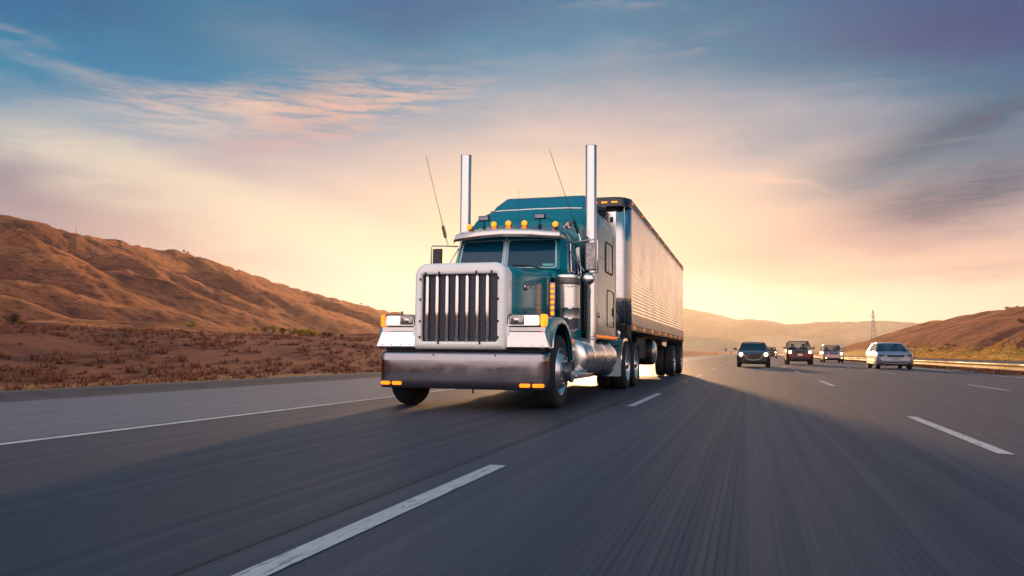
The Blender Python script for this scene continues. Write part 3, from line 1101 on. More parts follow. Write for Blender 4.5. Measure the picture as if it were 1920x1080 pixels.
def make_wheel(parent, x, y, side, kind, r=.52, z=None):
    """side +1: outer face towards +x.  kind: steer, dual"""
    z = r if z is None else z
    w = empty('wheel', (x, y, z), parent=parent)
    tw = .145
    # tyre section, outer face at 0, inboard negative
    prof = [(r * .60, -.01), (r * .66, .0), (r * .80, .012), (r * .93, .0), (r * .985, -.03), (r, -.06), (r * .992, -.085), (r * .992, -.095), (r, -.11), (r, -2 * tw + .11),
            (r * .992, -2 * tw + .095), (r * .992, -2 * tw + .085), (r, -2 * tw + .06), (r * .985, -2 * tw + .03), (r * .93, -2 * tw), (r * .66, -2 * tw), (r * .60, -2 * tw + .01)]
    MB().lathe(prof, (0, 0, 0), 'X', 48, side).build('tyre', RUB, w, smooth=50)
    if kind == 'dual':
        MB().lathe([(a, b - 2 * tw - .03) for a, b in prof], (0, 0, 0), 'X', 40, side).build('tyre', RUB, w, smooth=50)
    if kind == 'steer':
        rim = [(r * .60, -.03), (r * .655, .002), (r * .64, .014), (r * .61, .006), (r * .58, -.03), (r * .55, -.05), (r * .50, -.02), (r * .44, .03), (r * .38, .055), (r * .28, .065), (r * .27, .06)]
        MB().lathe(rim, (0, 0, 0), 'X', 48, side).build('rim', ALU, w, smooth=40)
        hub = [(r * .30, .04), (r * .30, .07), (r * .26, .08), (r * .26, .13), (r * .30, .135), (r * .305, .165), (r * .28, .175), (r * .25, .172), (r * .235, .13), (.0, .12)]
        MB().lathe(hub, (0, 0, 0), 'X', 32, side).build('hub', HUBM, w, smooth=40)
        b = MB()
        for k in range(10):
            a = 2 * pi * k / 10
            b.lathe([(.017, .04), (.017, .08), (.0, .095)], (0, r * .36 * cos(a), r * .36 * sin(a)), 'X', 8, side)
        b.build('lug_nuts', CHROME2, w)
    else:
        rim = [(r * .60, -.02), (r * .65, .002), (r * .635, .010), (r * .60, .0), (r * .58, -.05), (r * .56, -.10), (r * .46, -.13), (r * .30, -.155), (r * .22, -.14)]
        MB().lathe(rim, (0, 0, 0), 'X', 40, side).build('rim', ALU, w, smooth=40)
        hub = [(r * .23, -.15), (r * .23, -.10), (r * .2, -.06), (r * .17, -.0), (r * .12, .02), (0, .025)]
        MB().lathe(hub, (0, 0, 0), 'X', 24, side).build('hub', CHROME2, w, smooth=40)
        b = MB()
        for k in range(10):
            a = 2 * pi * k / 10
            b.lathe([(.016, -.15), (.016, -.115), (.0, -.11)], (0, r * .31 * cos(a), r * .31 * sin(a)), 'X', 8, side)
        b.build('lug_nuts', CHROME2, w)
    return w


def build_tractor():
    T = empty('semi_truck', (TX, TY, 0))
    tag(T, 'teal long-nosed semi truck tractor with white grille surround and tall chrome exhaust stacks', 'semi truck')
    # ---- bumper
    xs = [-1.25, -1.24, -1.20, -1.15, -1.1, -1.0] + list(np.linspace(-.9, .9, 19)) + [1.0, 1.1, 1.15, 1.19, 1.215, 1.225]
    prof = [(.06, .285), (.01, .285), (.0, .295), (-.003, .40), (-.004, .52), (-.003, .66), (0, .745), (.012, .765), (.03, .775), (.16, .778)]
    rings = []
    for x in xs:
        y0 = ycurve(x)
        rings.append([(x * (1 - .02 * max(0, oy)), y0 + oy + .02, z) for oy, z in prof])
    bmp = MB().loft(rings, closed=False, caps=False).build('bumper', BUMPM, T, smooth=50, solid=.012)
    b = MB()
    for (bx, bz) in ((-.37, .74), (-.37, .55), (-.24, .55), (.52, .74), (.44, .55), (.56, .56)):
        b.lathe([(.011, -.012), (.009, -.016), (0, -.018)], (bx, .02, bz), 'Y', 10)
    b.build('bolts', BLACK, bmp)
    for cx in (-1.0, 1.02):
        hs = MB()
        pl = rrect(cx, .345, .185, .036, .035, .035, 5)
        yy = lambda x: ycurve(x) + .006
        hs.loft([[(x, yy(x) + .01, z) for x, z in pl], [(x, yy(x) - .006, z) for x, z in pl]], True, True)
        h = hs.build('marker_lamp', DARKBL, T)
        for dx in (-.088, .088):
            pl = rrect(cx + dx, .345, .075, .025, .022, .022, 4)
            l = MB().loft([[(x, yy(x) - .005, z) for x, z in pl], [(cx + dx + (x - cx - dx) * .9, yy(x) - .018, .345 + (z - .345) * .85) for x, z in pl]], True, True)
            l.build('lens', AMB, h)
            g = MB()
            for k in range(5):
                for q in (-.011, .011):
                    g.lathe([(.009, 0), (.006, -.006), (0, -.008)], (cx + dx - .052 + .026 * k, yy(cx) - .016, .345 + q), 'Y', 6)
            g.build('diode', AMBH, h)
    # ---- grille surround
    W, zc, hh = .665, 1.41, .595
    rr = lambda ins, dx=0: rrect(-.01, zc, W - ins, hh - ins, .17 - ins * .6, .035, 7)
    inn = lambda e: rrect(-.01, 1.385, .552 + e, .462 + e, .03 + e * .5, .03 + e * .5, 7)
    L = []
    for pts, y in ((rr(0), .30), (rr(0), .075), (rr(.008), .045), (rr(.028), .018), (rr(.055), .004), (inn(.03), .0), (inn(.012), .004), (inn(0), .016), (inn(0), .075)):
        L.append([(x, y, z) for x, z in pts])
    MB().loft(L, True, False).build('grille_surround', WHITEP, T, smooth=45)
    g = MB().box(-.55, .53, .075, .08, .93, 1.84)
    grl = g.build('grille', truck_mesh_mat(), T)
    for k in range(7):
        cx = -.052 + (k - 3) * .1465
        bar = MB()
        sec = [(.027 * cos(a), .02 * sin(a) - .0) for a in [2 * pi * j / 12 for j in range(12)]]
        rings = []
        for z, s in ((.935, .2), (.95, .7), (.985, 1), (1.80, 1), (1.835, .7), (1.85, .2)):
            rings.append([(cx + x * s, .05 + y * s, z) for x, y in sec])
        bar.loft(rings).build('bar', CHROME, grl, smooth=60)
    b = MB()
    for (lx, lz) in ((-.575, 1.78), (-.575, 1.5), (-.575, 1.2), (-.575, .98), (.555, 1.78), (.555, 1.5), (.555, 1.2), (.555, .98), (-.3, 1.865), (.24, 1.868), (.46, 1.87), (-.5, 1.86), (-.3, .905), (.3, .905)):
        b.box(lx - .012, lx + .012, -.010, .004, lz - .018, lz + .018)
    b.build('latches', BLACK, T, bevel=.003)
    b = MB()
    for sx in (-1, 1):
        for k in range(3):
            b.lathe([(.007, .0), (.004, -.004), (0, -.005)], (-.01 + sx * (.60 - .045 * k), .004, .86), 'Y', 8)
        for k in range(6):
            b.lathe([(.006, .0), (.004, -.004), (0, -.005)], (-.01 + sx * .605, .004, 1.0 + .15 * k), 'Y', 8)
    for k in range(26):
        b.lathe([(.006, .0), (.003, .005)], (.655, .26, .95 + .033 * k), 'X', 6)
    b.build('rivets', CHROME2, T)
    # ---- bonnet
    def hsec(y, w, zt, rs, zl, cr):
        P = [(w, zl), (w, zl + (zt - rs - zl) * .5), (w, zt - rs)]
        for k in range(1, 7):
            a = radians(90 * k / 7)
            P.append((w - rs + rs * cos(a), zt - rs + rs * sin(a)))
        for k in range(1, 6):
            t = k / 5
            P.append(((w - rs) * (1 - t), zt + cr * (1 - (1 - t) ** 2)))
        full = [(x, z) for x, z in P] + [(-x, z) for x, z in P[-2::-1]]
        return [(x - .01, y, z) for x, z in full]
    rings = [hsec(.28, .655, 1.99, .165, 1.0, .008), hsec(.8, .70, 2.005, .15, 1.0, .02), hsec(1.4, .755, 2.03, .13, 1.0, .035), hsec(1.9, .80, 2.055, .11, 1.0, .05), hsec(2.12, .82, 2.07, .10, 1.0, .055)]
    hd = MB().loft(rings, closed=False, caps=False).build('bonnet', TEAL, T, smooth=60, solid=.01)
    b = MB()
    for k in range(30):
        b.lathe([(.006, .0), (.004, .005), (0, .006)], (.655 + .0027 * k + .004, .34 + .03 * k * 1.0, 1.78 - .002 * k), 'X', 6)
    b.build('rivets', CHROME2, hd)
    lathe_part([(0, .028), (.03, .026), (.045, .018), (.052, 0)], 'badge_rim', CHROME, hd, (.70, .86, 1.72), 'X', 24).scale = (1, 1.5, 1)
    bo = lathe_part([(0, .034), (.03, .032), (.042, .02)], 'badge', mat('red enamel', '#8E1B1E', .25, .2, coat=1.), hd, (0, 0, 0), 'X', 24)
    bo.location = (.70, .86, 1.72)
    bo.scale = (1, 1.5, 1)
    hd.children[1].data.transform(Matrix.Translation((-.70, -.86, -1.72)))
    hd.children[1].location = (.70, .86, 1.72)
    # cowl between bonnet and windscreen
    MB().loft([[(x, y, z) for x, y, z in r] for r in [
        [(-.84, 2.06, 1.02), (-.84, 2.06, 1.95), (-.7, 2.03, 2.075), (0, 1.93, 2.12), (.7, 2.03, 2.075), (.84, 2.06, 1.95), (.84, 2.06, 1.02)],
        [(-.99, 2.3, 1.0), (-.99, 2.3, 2.0), (-.86, 2.28, 2.11), (0, 2.12, 2.14), (.86, 2.28, 2.11), (.99, 2.3, 2.0), (.99, 2.3, 1.0)]]], closed=False, caps=False).build('cowl', TEAL, T, smooth=30, solid=.01)
    # ---- front wings
    for s in (-1, 1):
        outer = [(.10, .845), (.11, 1.10), (.17, 1.17), (.34, 1.235), (.56, 1.275), (.80, 1.285), (1.05, 1.26), (1.28, 1.18), (1.46, 1.02), (1.57, .80), (1.62, .56), (1.63, .42)]
        inner = [(.26, .845), (.28, .93), (.33, 1.02), (.42, 1.10), (.56, 1.17), (.80, 1.205), (1.02, 1.18), (1.20, 1.10), (1.36, .96), (1.46, .78), (1.52, .56), (1.53, .42)]
        b = MB()
        rings = []
        for (o1, i1) in zip(outer, inner):
            rings.append([(.66, o1[0], o1[1]), (1.20, o1[0], o1[1]), (1.238, o1[0] * .9 + i1[0] * .1, o1[1] * .9 + i1[1] * .1), (1.25, o1[0] * .65 + i1[0] * .35, o1[1] * .65 + i1[1] * .35), (1.25, i1[0], i1[1]), (1.21, i1[0], i1[1]), (1.2, i1[0] * .6 + o1[0] * .4, i1[1] * .6 + o1[1] * .4), (.66, i1[0] * .3 + o1[0] * .7, i1[1] * .3 + o1[1] * .7)])
        b.loft([[(s * x, y, z) for x, y, z in r] for r in rings])
        f = b.build('front_wing', TEAL, T, smooth=40)
        MB().tube([(s * 1.25, y, z) for y, z in inner], .014, 8).build('wheel_arch_trim', CHROME, f)
        MB().loft([[(s * .66, y, z) for y, z in inner], [(s * 1.2, y, z) for y, z in inner]], closed=False, caps=False).build('inner_arch', BLACK, f)
        # polished corner panel over the bumper
        P = [(.055, .835), (.035, .85), (.07, 1.055), (.085, 1.07), (.085, 1.125), (.2, 1.135), (.2, .835)]
        b = MB()
        e0 = [(s * .665, y, z) for y, z in P]
        e1 = [(s * (1.175 + (1.10 - z) * .30 if z < 1.06 else 1.19), y + .01, z) for y, z in P]
        b.loft([e0, e1]).build('corner_panel', CHROME2 if s > 0 else mat('polished panel', '#DAD7DA', .2, .9, rvar=.1), T, smooth=25, bevel=.006)
        b = MB()
        for k in range(4):
            b.lathe([(.007, .0), (.005, -.006), (0, -.008)], (s * (.74 + .14 * k), .04, .875), 'Y', 8)
        b.build('rivets', BLACK, T)
        # headlamp
        hl = MB()
        pl = rrect(s * .905, 1.215, .225, .082, .03, .03, 4)
        hl.loft([[(x, .24, z) for x, z in [(s * .905 + (x - s * .905) * .85, 1.215 + (z - 1.215) * .8) for x, z in pl]], [(x, .20, z) for x, z in pl], [(x, .055, z) for x, z in pl],
                 [(s * .905 + (x - s * .905) * .97, .045, 1.215 + (z - 1.215) * .93) for x, z in pl],
                 [(s * .905 + (x - s * .905) * .93, .048, 1.215 + (z - 1.215) * .82) for x, z in pl], [(s * .905 + (x - s * .905) * .93, .075, 1.215 + (z - 1.215) * .82) for x, z in pl]], True, True)
        h = hl.build('headlight', CHROME2, T, smooth=30)
        for k, (cx, mm) in enumerate(((s * .80, HEADOFF), (s * 1.005, HEADON if s > 0 else HEADDIM))):
            pl = rrect(cx, 1.215, .095, .060, .012, .012, 3)
            MB().loft([[(x, .06, z) for x, z in pl], [(x, .052, z) for x, z in pl], [(cx + (x - cx) * .8, .044, 1.215 + (z - 1.215) * .8) for x, z in pl]], True, True).build('lens', mm, h, smooth=40)
            if k == 0:
                lathe_part([(.04, .046), (.03, .04), (.015, .036), (0, .036)], 'bulb_reflector', CHROME, h, (cx, 0, 1.215), 'Y', 16)
        pl = rrect(s * 1.165, 1.21, .034, .085, .02, .02, 4)
        MB().loft([[(x, .19, z) for x, z in pl], [(x, .07, z) for x, z in pl], [(s * 1.165 + (x - s * 1.165) * .8, .055, 1.21 + (z - 1.21) * .9) for x, z in pl]]).build('indicator', AMBH if s > 0 else AMB, T, smooth=40)
        MB().tube([(s * .90, .13, 1.29), (s * .90, .12, 1.335)], .012, 6).lathe([(.0, .05), (.024, .045), (.024, .035), (0, .03)], (s * .9, .12, 1.295), 'Z', 10).build('aiming_screw', DGREY, T)
        MB().box(*sorted((s * .645, s * .70)), .06, .2, 1.0, 1.16).box(*sorted((s * .655, s * .665)), .05, .2, .9, 1.3).build('lamp_bracket', WHITEP, T, bevel=.006)
    # dark gap between bumper and bodywork, radiator bottom, tow pins
    MB().box(-1.15, 1.15, .16, .30, .62, .835).build('bumper_mount', BLACK, T)
    MB().tube([(.18, .1, .30), (.18, .1, .22)], .012, 6).build('tow_pin', BLACK, T)
    # ---- cab shell
    def ring(z, yc, yk, xk, ys, xsd, yb):
        P = [(0, yc), (xk * .5, yc + (yk - yc) * .5), (xk, yk), (xsd, ys), (xsd, yb - .04), (xsd - .04, yb), (0, yb)]
        P = P + [(-x, y) for x, y in P[-2:0:-1]]
        return [(x, y, z) for x, y in P]
    rings = [ring(.98, 2.2, 2.36, .86, 2.46, 1.0, 3.42), ring(2.06, 2.12, 2.26, .90, 2.38, 1.0, 3.42), ring(2.12, 2.05, 2.19, .885, 2.33, .985, 3.42),
             ring(2.62, 2.20, 2.36, .845, 2.50, .93, 3.42), ring(2.74, 2.25, 2.42, .83, 2.55, .905, 3.42), ring(2.83, 2.38, 2.5, .78, 2.62, .85, 3.40), ring(2.875, 2.6, 2.66, .62, 2.75, .66, 3.36), ring(2.89, 2.8, 2.84, .3, 2.9, .3, 3.2)]
    MB().loft(rings).build('cab', TEAL, T, smooth=32)
    # windscreen, two flat panes in a V
    for s in (-1, 1):
        def P(u, v, off):    # u 0 centre..1 corner ; v 0 bottom..1 top
            z = 2.125 + (2.625 - 2.125) * v
            yc = 2.05 + .15 * (z - 2.12) / .5
            yk = 2.19 + .17 * (z - 2.12) / .5
            xk = .885 - .04 * (z - 2.12) / .5
            n_ = Vector((s * -(yk - yc), -xk, .0)).normalized() * 1.
            n_ = Vector((-s * (yc - yk) * -1, -xk, .3 * xk)).normalized()
            return (s * xk * u + n_.x * off, yc + (yk - yc) * u + n_.y * off, z + n_.z * off)
        def loopuv(a, b, c, d, r, off):
            pts = []
            for (cu, cv, a0) in ((b - r, c + r * 1.6, -90), (b - r, d - r * 1.6, 0), (a + r, d - r * 1.6, 90), (a + r, c + r * 1.6, 180)):
                for k in range(5):
                    t = radians(a0 + 90 * k / 4)
                    pts.append(P(cu + r * cos(t), cv + r * 1.6 * sin(t), off))
            return pts
        MB().loft([loopuv(.045, .945, .03, .97, .06, .002), loopuv(.045, .945, .03, .97, .06, .009)]).build('windscreen', GLASS, T, smooth=20)
        MB().loft([loopuv(.035, .955, .01, .985, .065, .002), loopuv(.035, .955, .01, .985, .065, .014), loopuv(.058, .93, .045, .955, .055, .014), loopuv(.058, .93, .045, .955, .055, .006)], True, False).build('window_seal', GASK, T, smooth=20)
        # side glass with quarter light
        b = MB()
        b.add([(s * .999, 2.56, 2.13), (s * .999, 2.80, 2.12), (s * .962, 2.80, 2.60), (s * .962, 2.66, 2.60)], [(0, 1, 2, 3)])
        b.build('quarter_light', GLASS, T, solid=.006)
        b = MB()
        b.add([(s * .999, 2.83, 2.12), (s * .999, 3.30, 2.12), (s * .962, 3.30, 2.60), (s * .962, 2.83, 2.60)], [(0, 1, 2, 3)])
        b.build('side_window', GLASS, T, solid=.006)
        MB().tube([(s * 1.003, 2.54, 2.11), (s * 1.003, 3.32, 2.10), (s * .963, 3.32, 2.62), (s * .963, 2.64, 2.62), (s * 1.003, 2.54, 2.11)], .012, 6).tube([(s * 1.003, 2.815, 2.11), (s * .963, 2.815, 2.62)], .011, 6).build('window_trim', CHROME, T)
        MB().tube([(s * 1.004, 2.46, 2.05), (s * 1.004, 2.46, 1.05), (s * 1.004, 3.36, 1.05), (s * 1.004, 3.36, 2.65)], .004, 4).build('door_seam', BLACK, T)
        MB().box(*sorted((s * 1.0, s * 1.03)), 3.14, 3.28, 1.96, 1.99).build('door_handle', CHROME, T, bevel=.006)
    MB().tube([(0, 2.035, 2.12), (0, 2.185, 2.63)], .028, 10).build('centre_pillar', mat('pale painted pillar', '#A9BAC2', .35, .3), T)
    # dash card and wipers
    MB().add([(.62, 2.128, 2.16), (.80, 2.156, 2.16), (.80, 2.166, 2.205), (.62, 2.138, 2.205)], [(0, 1, 2, 3)]).build('dash_card', mat('pale card', '#6FB9B0', .6), T, solid=.002)
    for (a, b_, c_) in (((.66, 2.06, 2.11), (.42, 2.04, 2.165), (.16, 2.02, 2.17)), ((-.30, 2.03, 2.115), (-.5, 2.05, 2.16), (-.78, 2.10, 2.17))):
        MB().tube([a, b_, c_], .011, 6).tube([(b_[0] - .05, b_[1] - .02, b_[2] - .012), (c_[0], c_[1] - .02, c_[2])], .014, 5).build('wiper', BLACK, T)
    # ---- visor
    VF = [(-.96, 2.30, 2.60), (-.90, 2.12, 2.60), (-.45, 1.99, 2.622), (0, 1.89, 2.63), (.45, 1.99, 2.622), (.90, 2.12, 2.60), (.96, 2.30, 2.60)]
    VM = [(-.955, 2.34, 2.66), (-.885, 2.18, 2.72), (-.45, 2.05, 2.755), (0, 1.96, 2.765), (.45, 2.05, 2.755), (.885, 2.18, 2.72), (.955, 2.34, 2.66)]
    VB = [(-.93, 2.42, 2.72), (-.80, 2.38, 2.80), (-.42, 2.28, 2.835), (0, 2.22, 2.845), (.42, 2.28, 2.835), (.80, 2.38, 2.80), (.93, 2.42, 2.72)]
    MB().loft([VF, VM, VB], closed=False, caps=False).build('sun_visor', CHROME2, T, smooth=24, solid=.012)
    # ---- roof lamps
    for cx in (-.72, -.27, -.01, .26, .77):
        y0 = 2.30 + .10 * abs(cx)
        z0 = 2.905 - .05 * cx * cx
        l = MB().lathe([(.0, .24), (.012, .22), (.036, .10), (.046, .02), (.047, .0)], (cx, y0, z0), 'Y', 16).build('roof_lamp', CHROME, T, smooth=50)
        MB().box(cx - .02, cx + .02, y0 + .03, y0 + .13, z0 - .09, z0 - .02).build('foot', DGREY, l)
        MB().lathe([(.047, .0), (.045, -.014), (.034, -.03), (.018, -.038), (0, -.04)], (cx, y0, z0), 'Y', 16).build('lens', AMBH, l, smooth=60)
    for cx in (-.47, .50):
        y0, z0 = 2.38, 3.02
        h = MB().box(cx - .095, cx + .095, y0, y0 + .07, z0 - .045, z0 + .045).build('work_lamp', BLACK, T, bevel=.012)
        MB().box(cx - .08, cx + .08, y0 - .004, y0 + .004, z0 - .033, z0 + .033).build('lens', mat('grey work lamp lens', '#7C7F90', .25, .3, var=.25, vscale=50), h, bevel=.004)
        MB().tube([(cx, y0 + .04, 2.86), (cx, y0 + .04, z0 - .04)], .012, 6).lathe([(.035, -.02), (.03, .015), (.012, .03)], (cx, y0 + .04, 2.865), 'Z', 10).build('stalk', BLACK, h)
    MB().tube([(.58, 2.42, 3.0), (.68, 2.45, 2.96), (.74, 2.45, 2.90)], .006, 5).build('cable', BLACK, T)
    MB().lathe([(0, .12), (.03, .08), (.06, .01), (.075, 0), (.07, .015), (.035, .10), (.02, .22), (.014, .42), (.02, .46), (0, .47)], (.985, 2.35, 2.84), 'Y', 20).build('air_horn', CHROME2, T, smooth=50)
    # ---- sleeper
    def ssec(y, w, zt, rs, zl, cr):
        P = [(w, zl), (w, zl + .5), (w, zt - rs)]
        for k in range(1, 8):
            a = radians(90 * k / 8)
            P.append((w - rs + rs * cos(a), zt - rs + rs * sin(a)))
        for k in range(1, 5):
            t = k / 4
            P.append(((w - rs) * (1 - t), zt + cr * (1 - (1 - t) ** 2)))
        return [(x, y, z) for x, z in P] + [(-x, y, z) for x, z in P[-2::-1]]
    rings = [ssec(3.52, 1.15, 3.06, .30, 1.12, .03), ssec(3.60, 1.195, 3.16, .32, 1.12, .04), ssec(3.85, 1.20, 3.34, .36, 1.12, .05), ssec(4.3, 1.20, 3.50, .40, 1.12, .05), ssec(5.2, 1.20, 3.54, .42, 1.12, .05), ssec(5.85, 1.20, 3.46, .42, 1.12, .05), ssec(6.02, 1.18, 3.38, .42, 1.12, .05)]
    sl = MB().loft(rings).build('sleeper', TEAL, T, smooth=40)
    MB().loft([[(-.90, 4.0, 3.34), (.90, 4.0, 3.34), (.90, 5.8, 3.34), (-.90, 5.8, 3.34)], [(-.87, 4.28, 3.56), (.87, 4.28, 3.56), (.87, 5.8, 3.56), (-.87, 5.8, 3.56)], [(-.78, 4.72, 3.80), (.80, 4.72, 3.80), (.80, 5.8, 3.86), (-.78, 5.8, 3.86)]]).build('roof_fairing', TEAL, T, smooth=30, bevel=.03)
    MB().tube([(-.88, 4.0, 3.42), (-.6, 3.97, 3.43), (0, 3.96, 3.435), (.6, 3.97, 3.43), (.88, 4.0, 3.42)], .014, 6).build('roof_seam', CHROME2, T)
    for s in (-1, 1):
        wpts = [(4.66, 2.36), (4.70, 2.31), (5.38, 2.31), (5.42, 2.36), (5.42, 2.82), (5.36, 2.88), (4.72, 2.88), (4.66, 2.82)]
        f = MB().tube([(s * 1.202, y, z) for y, z in wpts + wpts[:1]], .018, 6).build('sleeper_window_frame', BLACK, sl)
        MB().loft([[(s * 1.199, y, z) for y, z in wpts], [(s * 1.206, y, z) for y, z in wpts]]).build('sleeper_window', GLASS, sl, smooth=20)
        MB().box(*sorted((s * 1.2, s * 1.212)), 4.98, 5.04, 2.32, 2.87).build('window_bar', GASK, sl)
        dp = [(4.82, 1.33), (4.86, 1.28), (5.55, 1.28), (5.6, 1.33), (5.6, 1.92), (5.54, 1.98), (4.88, 1.98), (4.82, 1.92)]
        MB().tube([(s * 1.202, y, z) for y, z in dp + dp[:1]], .009, 5).build('locker_door', BLACK, sl)
        MB().box(*sorted((s * 1.2, s * 1.215)), 5.44, 5.50, 1.5, 1.66).build('locker_latch', BLACK, sl, bevel=.004)
        MB().tube([(s * 1.202, 3.62, 2.52), (s * 1.202, 5.5, 2.52), (s * 1.202, 6.0, 2.52)], .003, 4).build('panel_seam', BLACK, sl)
        MB().tube([(s * 1.202, 5.5, 2.5), (s * 1.202, 5.5, 3.1)], .003, 4).build('panel_seam', BLACK, sl)
        lathe_part([(.05, 0), (.05, .012), (.03, .02), (0, .022)], 'fuel_cap_plate', CHROME, sl, (s * 1.2, 3.95, 1.45), 'X', 20, s)
        # polished skirt with amber lamps
        sk = MB().box(*sorted((s * 1.16, s * 1.205)), 3.62, 6.0, 1.03, 1.12).build('sleeper_skirt', CHROME, T, bevel=.006)
        for k in range(9):
            y = 3.76 + k * .262
            MB().lathe([(.024, 0), (.022, .010), (.018, .02), (0, .024)], (s * 1.205, y, 1.075), 'X', 12, s).build('marker_lamp', AMBD, sk)
        sk2 = MB().box(*sorted((s * .97, s * 1.012)), 2.46, 3.40, .93, 1.02).build('cab_skirt', DARKBL, T, bevel=.006)
        for k in range(3):
            MB().lathe([(.03, 0), (.028, .010), (.018, .02), (0, .024)], (s * 1.012, 2.62 + k * .16, .975), 'X', 12, s).build('marker_lamp', AMBD, sk2)
        # sleeper extender, red lamp row beside the stack, partly reflections built as lenses
        ex = MB().box(*sorted((s * 1.0, s * 1.14)), 3.46, 3.52, 1.15, 2.95).build('sleeper_extender', DARKBL, T, bevel=.01)
        for k in range(9):
            MB().lathe([(.012, 0), (.010, -.01), (0, -.015)], (s * 1.05, 3.46, 1.25 + k * .088), 'Y', 10).build('marker_lamp', REDL, ex)
    # ---- exhaust stacks
    for s in (-1, 1):
        x0 = s * 1.165
        zt = 4.41 if s > 0 else 4.38
        st = MB()
        st.tube([(x0, 3.40, 1.0), (x0, 3.40, zt)], .098, 28, caps=False)
        st.lathe([(.094, zt - .0), (.094, zt - .5)], (x0, 3.40, 0), 'Z', 28)
        e = st.build('exhaust_stack', CHROME, T, smooth=60)
        MB().lathe([(.098, zt - .012), (.103, zt - .006), (.103, zt), (.094, zt + .002)], (x0, 3.40, 0), 'Z', 28).build('rim', CHROME2, e)
        MB().lathe([(.093, zt - .03), (0, zt - .4)], (x0, 3.40, 0), 'Z', 20).build('bore', BLACK, e)
        MB().tube([(x0, 3.40, 1.05), (x0, 3.40, .80), (x0, 3.36, .66), (x0 - s * .03, 3.26, .55), (x0 - s * .10, 3.10, .50), (x0 - s * .25, 2.95, .49), (x0 - s * .5, 2.85, .5)], .085, 18).build('elbow', CHROME2, e, smooth=60)
        MB().lathe([(.10, .0), (.108, .01), (.108, .05), (.10, .06)], (x0, 3.40, 1.0), 'Z', 28).build('clamp', CHROME2, e)
        MB().lathe([(.101, .0), (.104, .005), (.104, .035), (.101, .04)], (x0, 3.40, 2.2), 'Z', 28).build('clamp', CHROME2, e)
    # ---- air cleaners
    for s in (-1, 1):
        x0, y0 = s * 1.075, 1.95
        pr = [(.0, 1.12), (.12, 1.12), (.15, 1.14), (.185, 1.15), (.19, 1.16), (.19, 1.30), (.193, 1.305), (.193, 1.318), (.19, 1.322), (.19, 1.46), (.193, 1.465), (.193, 1.478), (.19, 1.482), (.19, 1.80), (.198, 1.805), (.198, 1.82), (.19, 1.825),
              (.187, 1.93), (.197, 1.935), (.2, 1.96), (.19, 1.985), (.12, 2.0), (0, 2.005)]
        ac = MB().lathe(pr, (x0, y0, 0), 'Z', 40).build('air_cleaner', STAIN, T, smooth=35)
        for zz in (1.31, 1.47, 1.81):
            MB().box(x0 + .05, x0 + .12, y0 - .21, y0 - .17, zz - .02, zz + .02).build('latch', CHROME2, ac, bevel=.004)
        MB().lathe([(.189, 1.83), (.192, 1.84), (.192, 1.92), (.189, 1.93)], (x0, y0, 0), 'Z', 40).build('intake_screen', mat('perforated intake band', '#6C6765', .45, .8, var=.35, vscale=60), ac)
        lb = MB().box(*sorted((s * .845, s * .93)), 1.71, 1.73, 1.33, 1.86).build('light_bar', mat('pinkish polished bracket', '#B79C9C', .25, .9), T, bevel=.006)
        for k in range(6):
            z = 1.385 + k * .084
            MB().lathe([(.03, 0), (.028, -.012), (.018, -.022), (0, -.026)], (s * .888, 1.71, z), 'Y', 14).build('marker_lamp', AMBH, lb, smooth=60)
    # ---- mirrors, aerials
    for s in (-1, 1):
        xm, ym = (1.42, 2.05) if s > 0 else (-1.24, 2.25)
        fr = MB()
        fr.tube([(s * .93, 2.42, 2.56), (s * 1.06, 2.3, 2.555), (xm + s * .09, ym, 2.56), (xm + s * .11, ym, 2.53), (xm + s * .11, ym, 2.06), (xm + s * .09, ym, 2.03), (s * 1.1, 2.35, 2.03), (s * 1.0, 2.5, 2.0)], .0125, 8)
        fr.tube([(s * .93, 2.44, 2.53), (xm - s * .10, ym, 2.06)], .010, 6)
        f = fr.build('mirror_frame', CHROME2, T, smooth=60)
        MB().box(xm - .082, xm + .082, ym - .02, ym + .055, 2.07, 2.51).build('mirror', mat('speckled worn chrome', '#8A8688', .3, .8, var=.35, vscale=22) if s > 0 else DGREY, T, bevel=.02, seg=3)
        lathe_part([(0, -.05), (.04, -.046), (.075, -.03), (.098, .0), (.1, .012)], 'convex_mirror', STAIN, T, (xm - s * .04, ym, 1.94), 'Y', 24)
        xa, ya = (1.22, 2.22) if s > 0 else (-1.06, 2.25)
        a = MB().tube([(xa, ya, 2.55), (xa, ya, 2.60), (xa - .03, ya, 2.68)], .014, 8).build('aerial', CHROME2, T)
        coil = []
        top = Vector((xa - .52 if s > 0 else xa - .43, ya + .02, 4.08 if s > 0 else 4.13))
        base = Vector((xa - .03, ya, 2.68))
        dd = (top - base).normalized()
        u = dd.orthogonal().normalized()
        v = dd.cross(u)
        for k in range(90):
            t = k / 89
            p = base + dd * (.02 + .20 * t)
            an = t * 2 * pi * 9
            coil.append(p + (u * cos(an) + v * sin(an)) * .026)
        MB().tube(coil, .007, 5).tube([base, base + dd * .26], .008, 6).build('spring', BLACK, a)
        MB().tube([base + dd * .24, base + dd * .4, top], [.007, .005, .004], 5).build('whip', DGREY, a)
    MB().tube([(.0, 2.9, 2.86), (.0, 2.9, 3.3), (-.01, 2.9, 3.62)], [.005, .0025, .0018], 4).build('thin_aerial', DGREY, T)
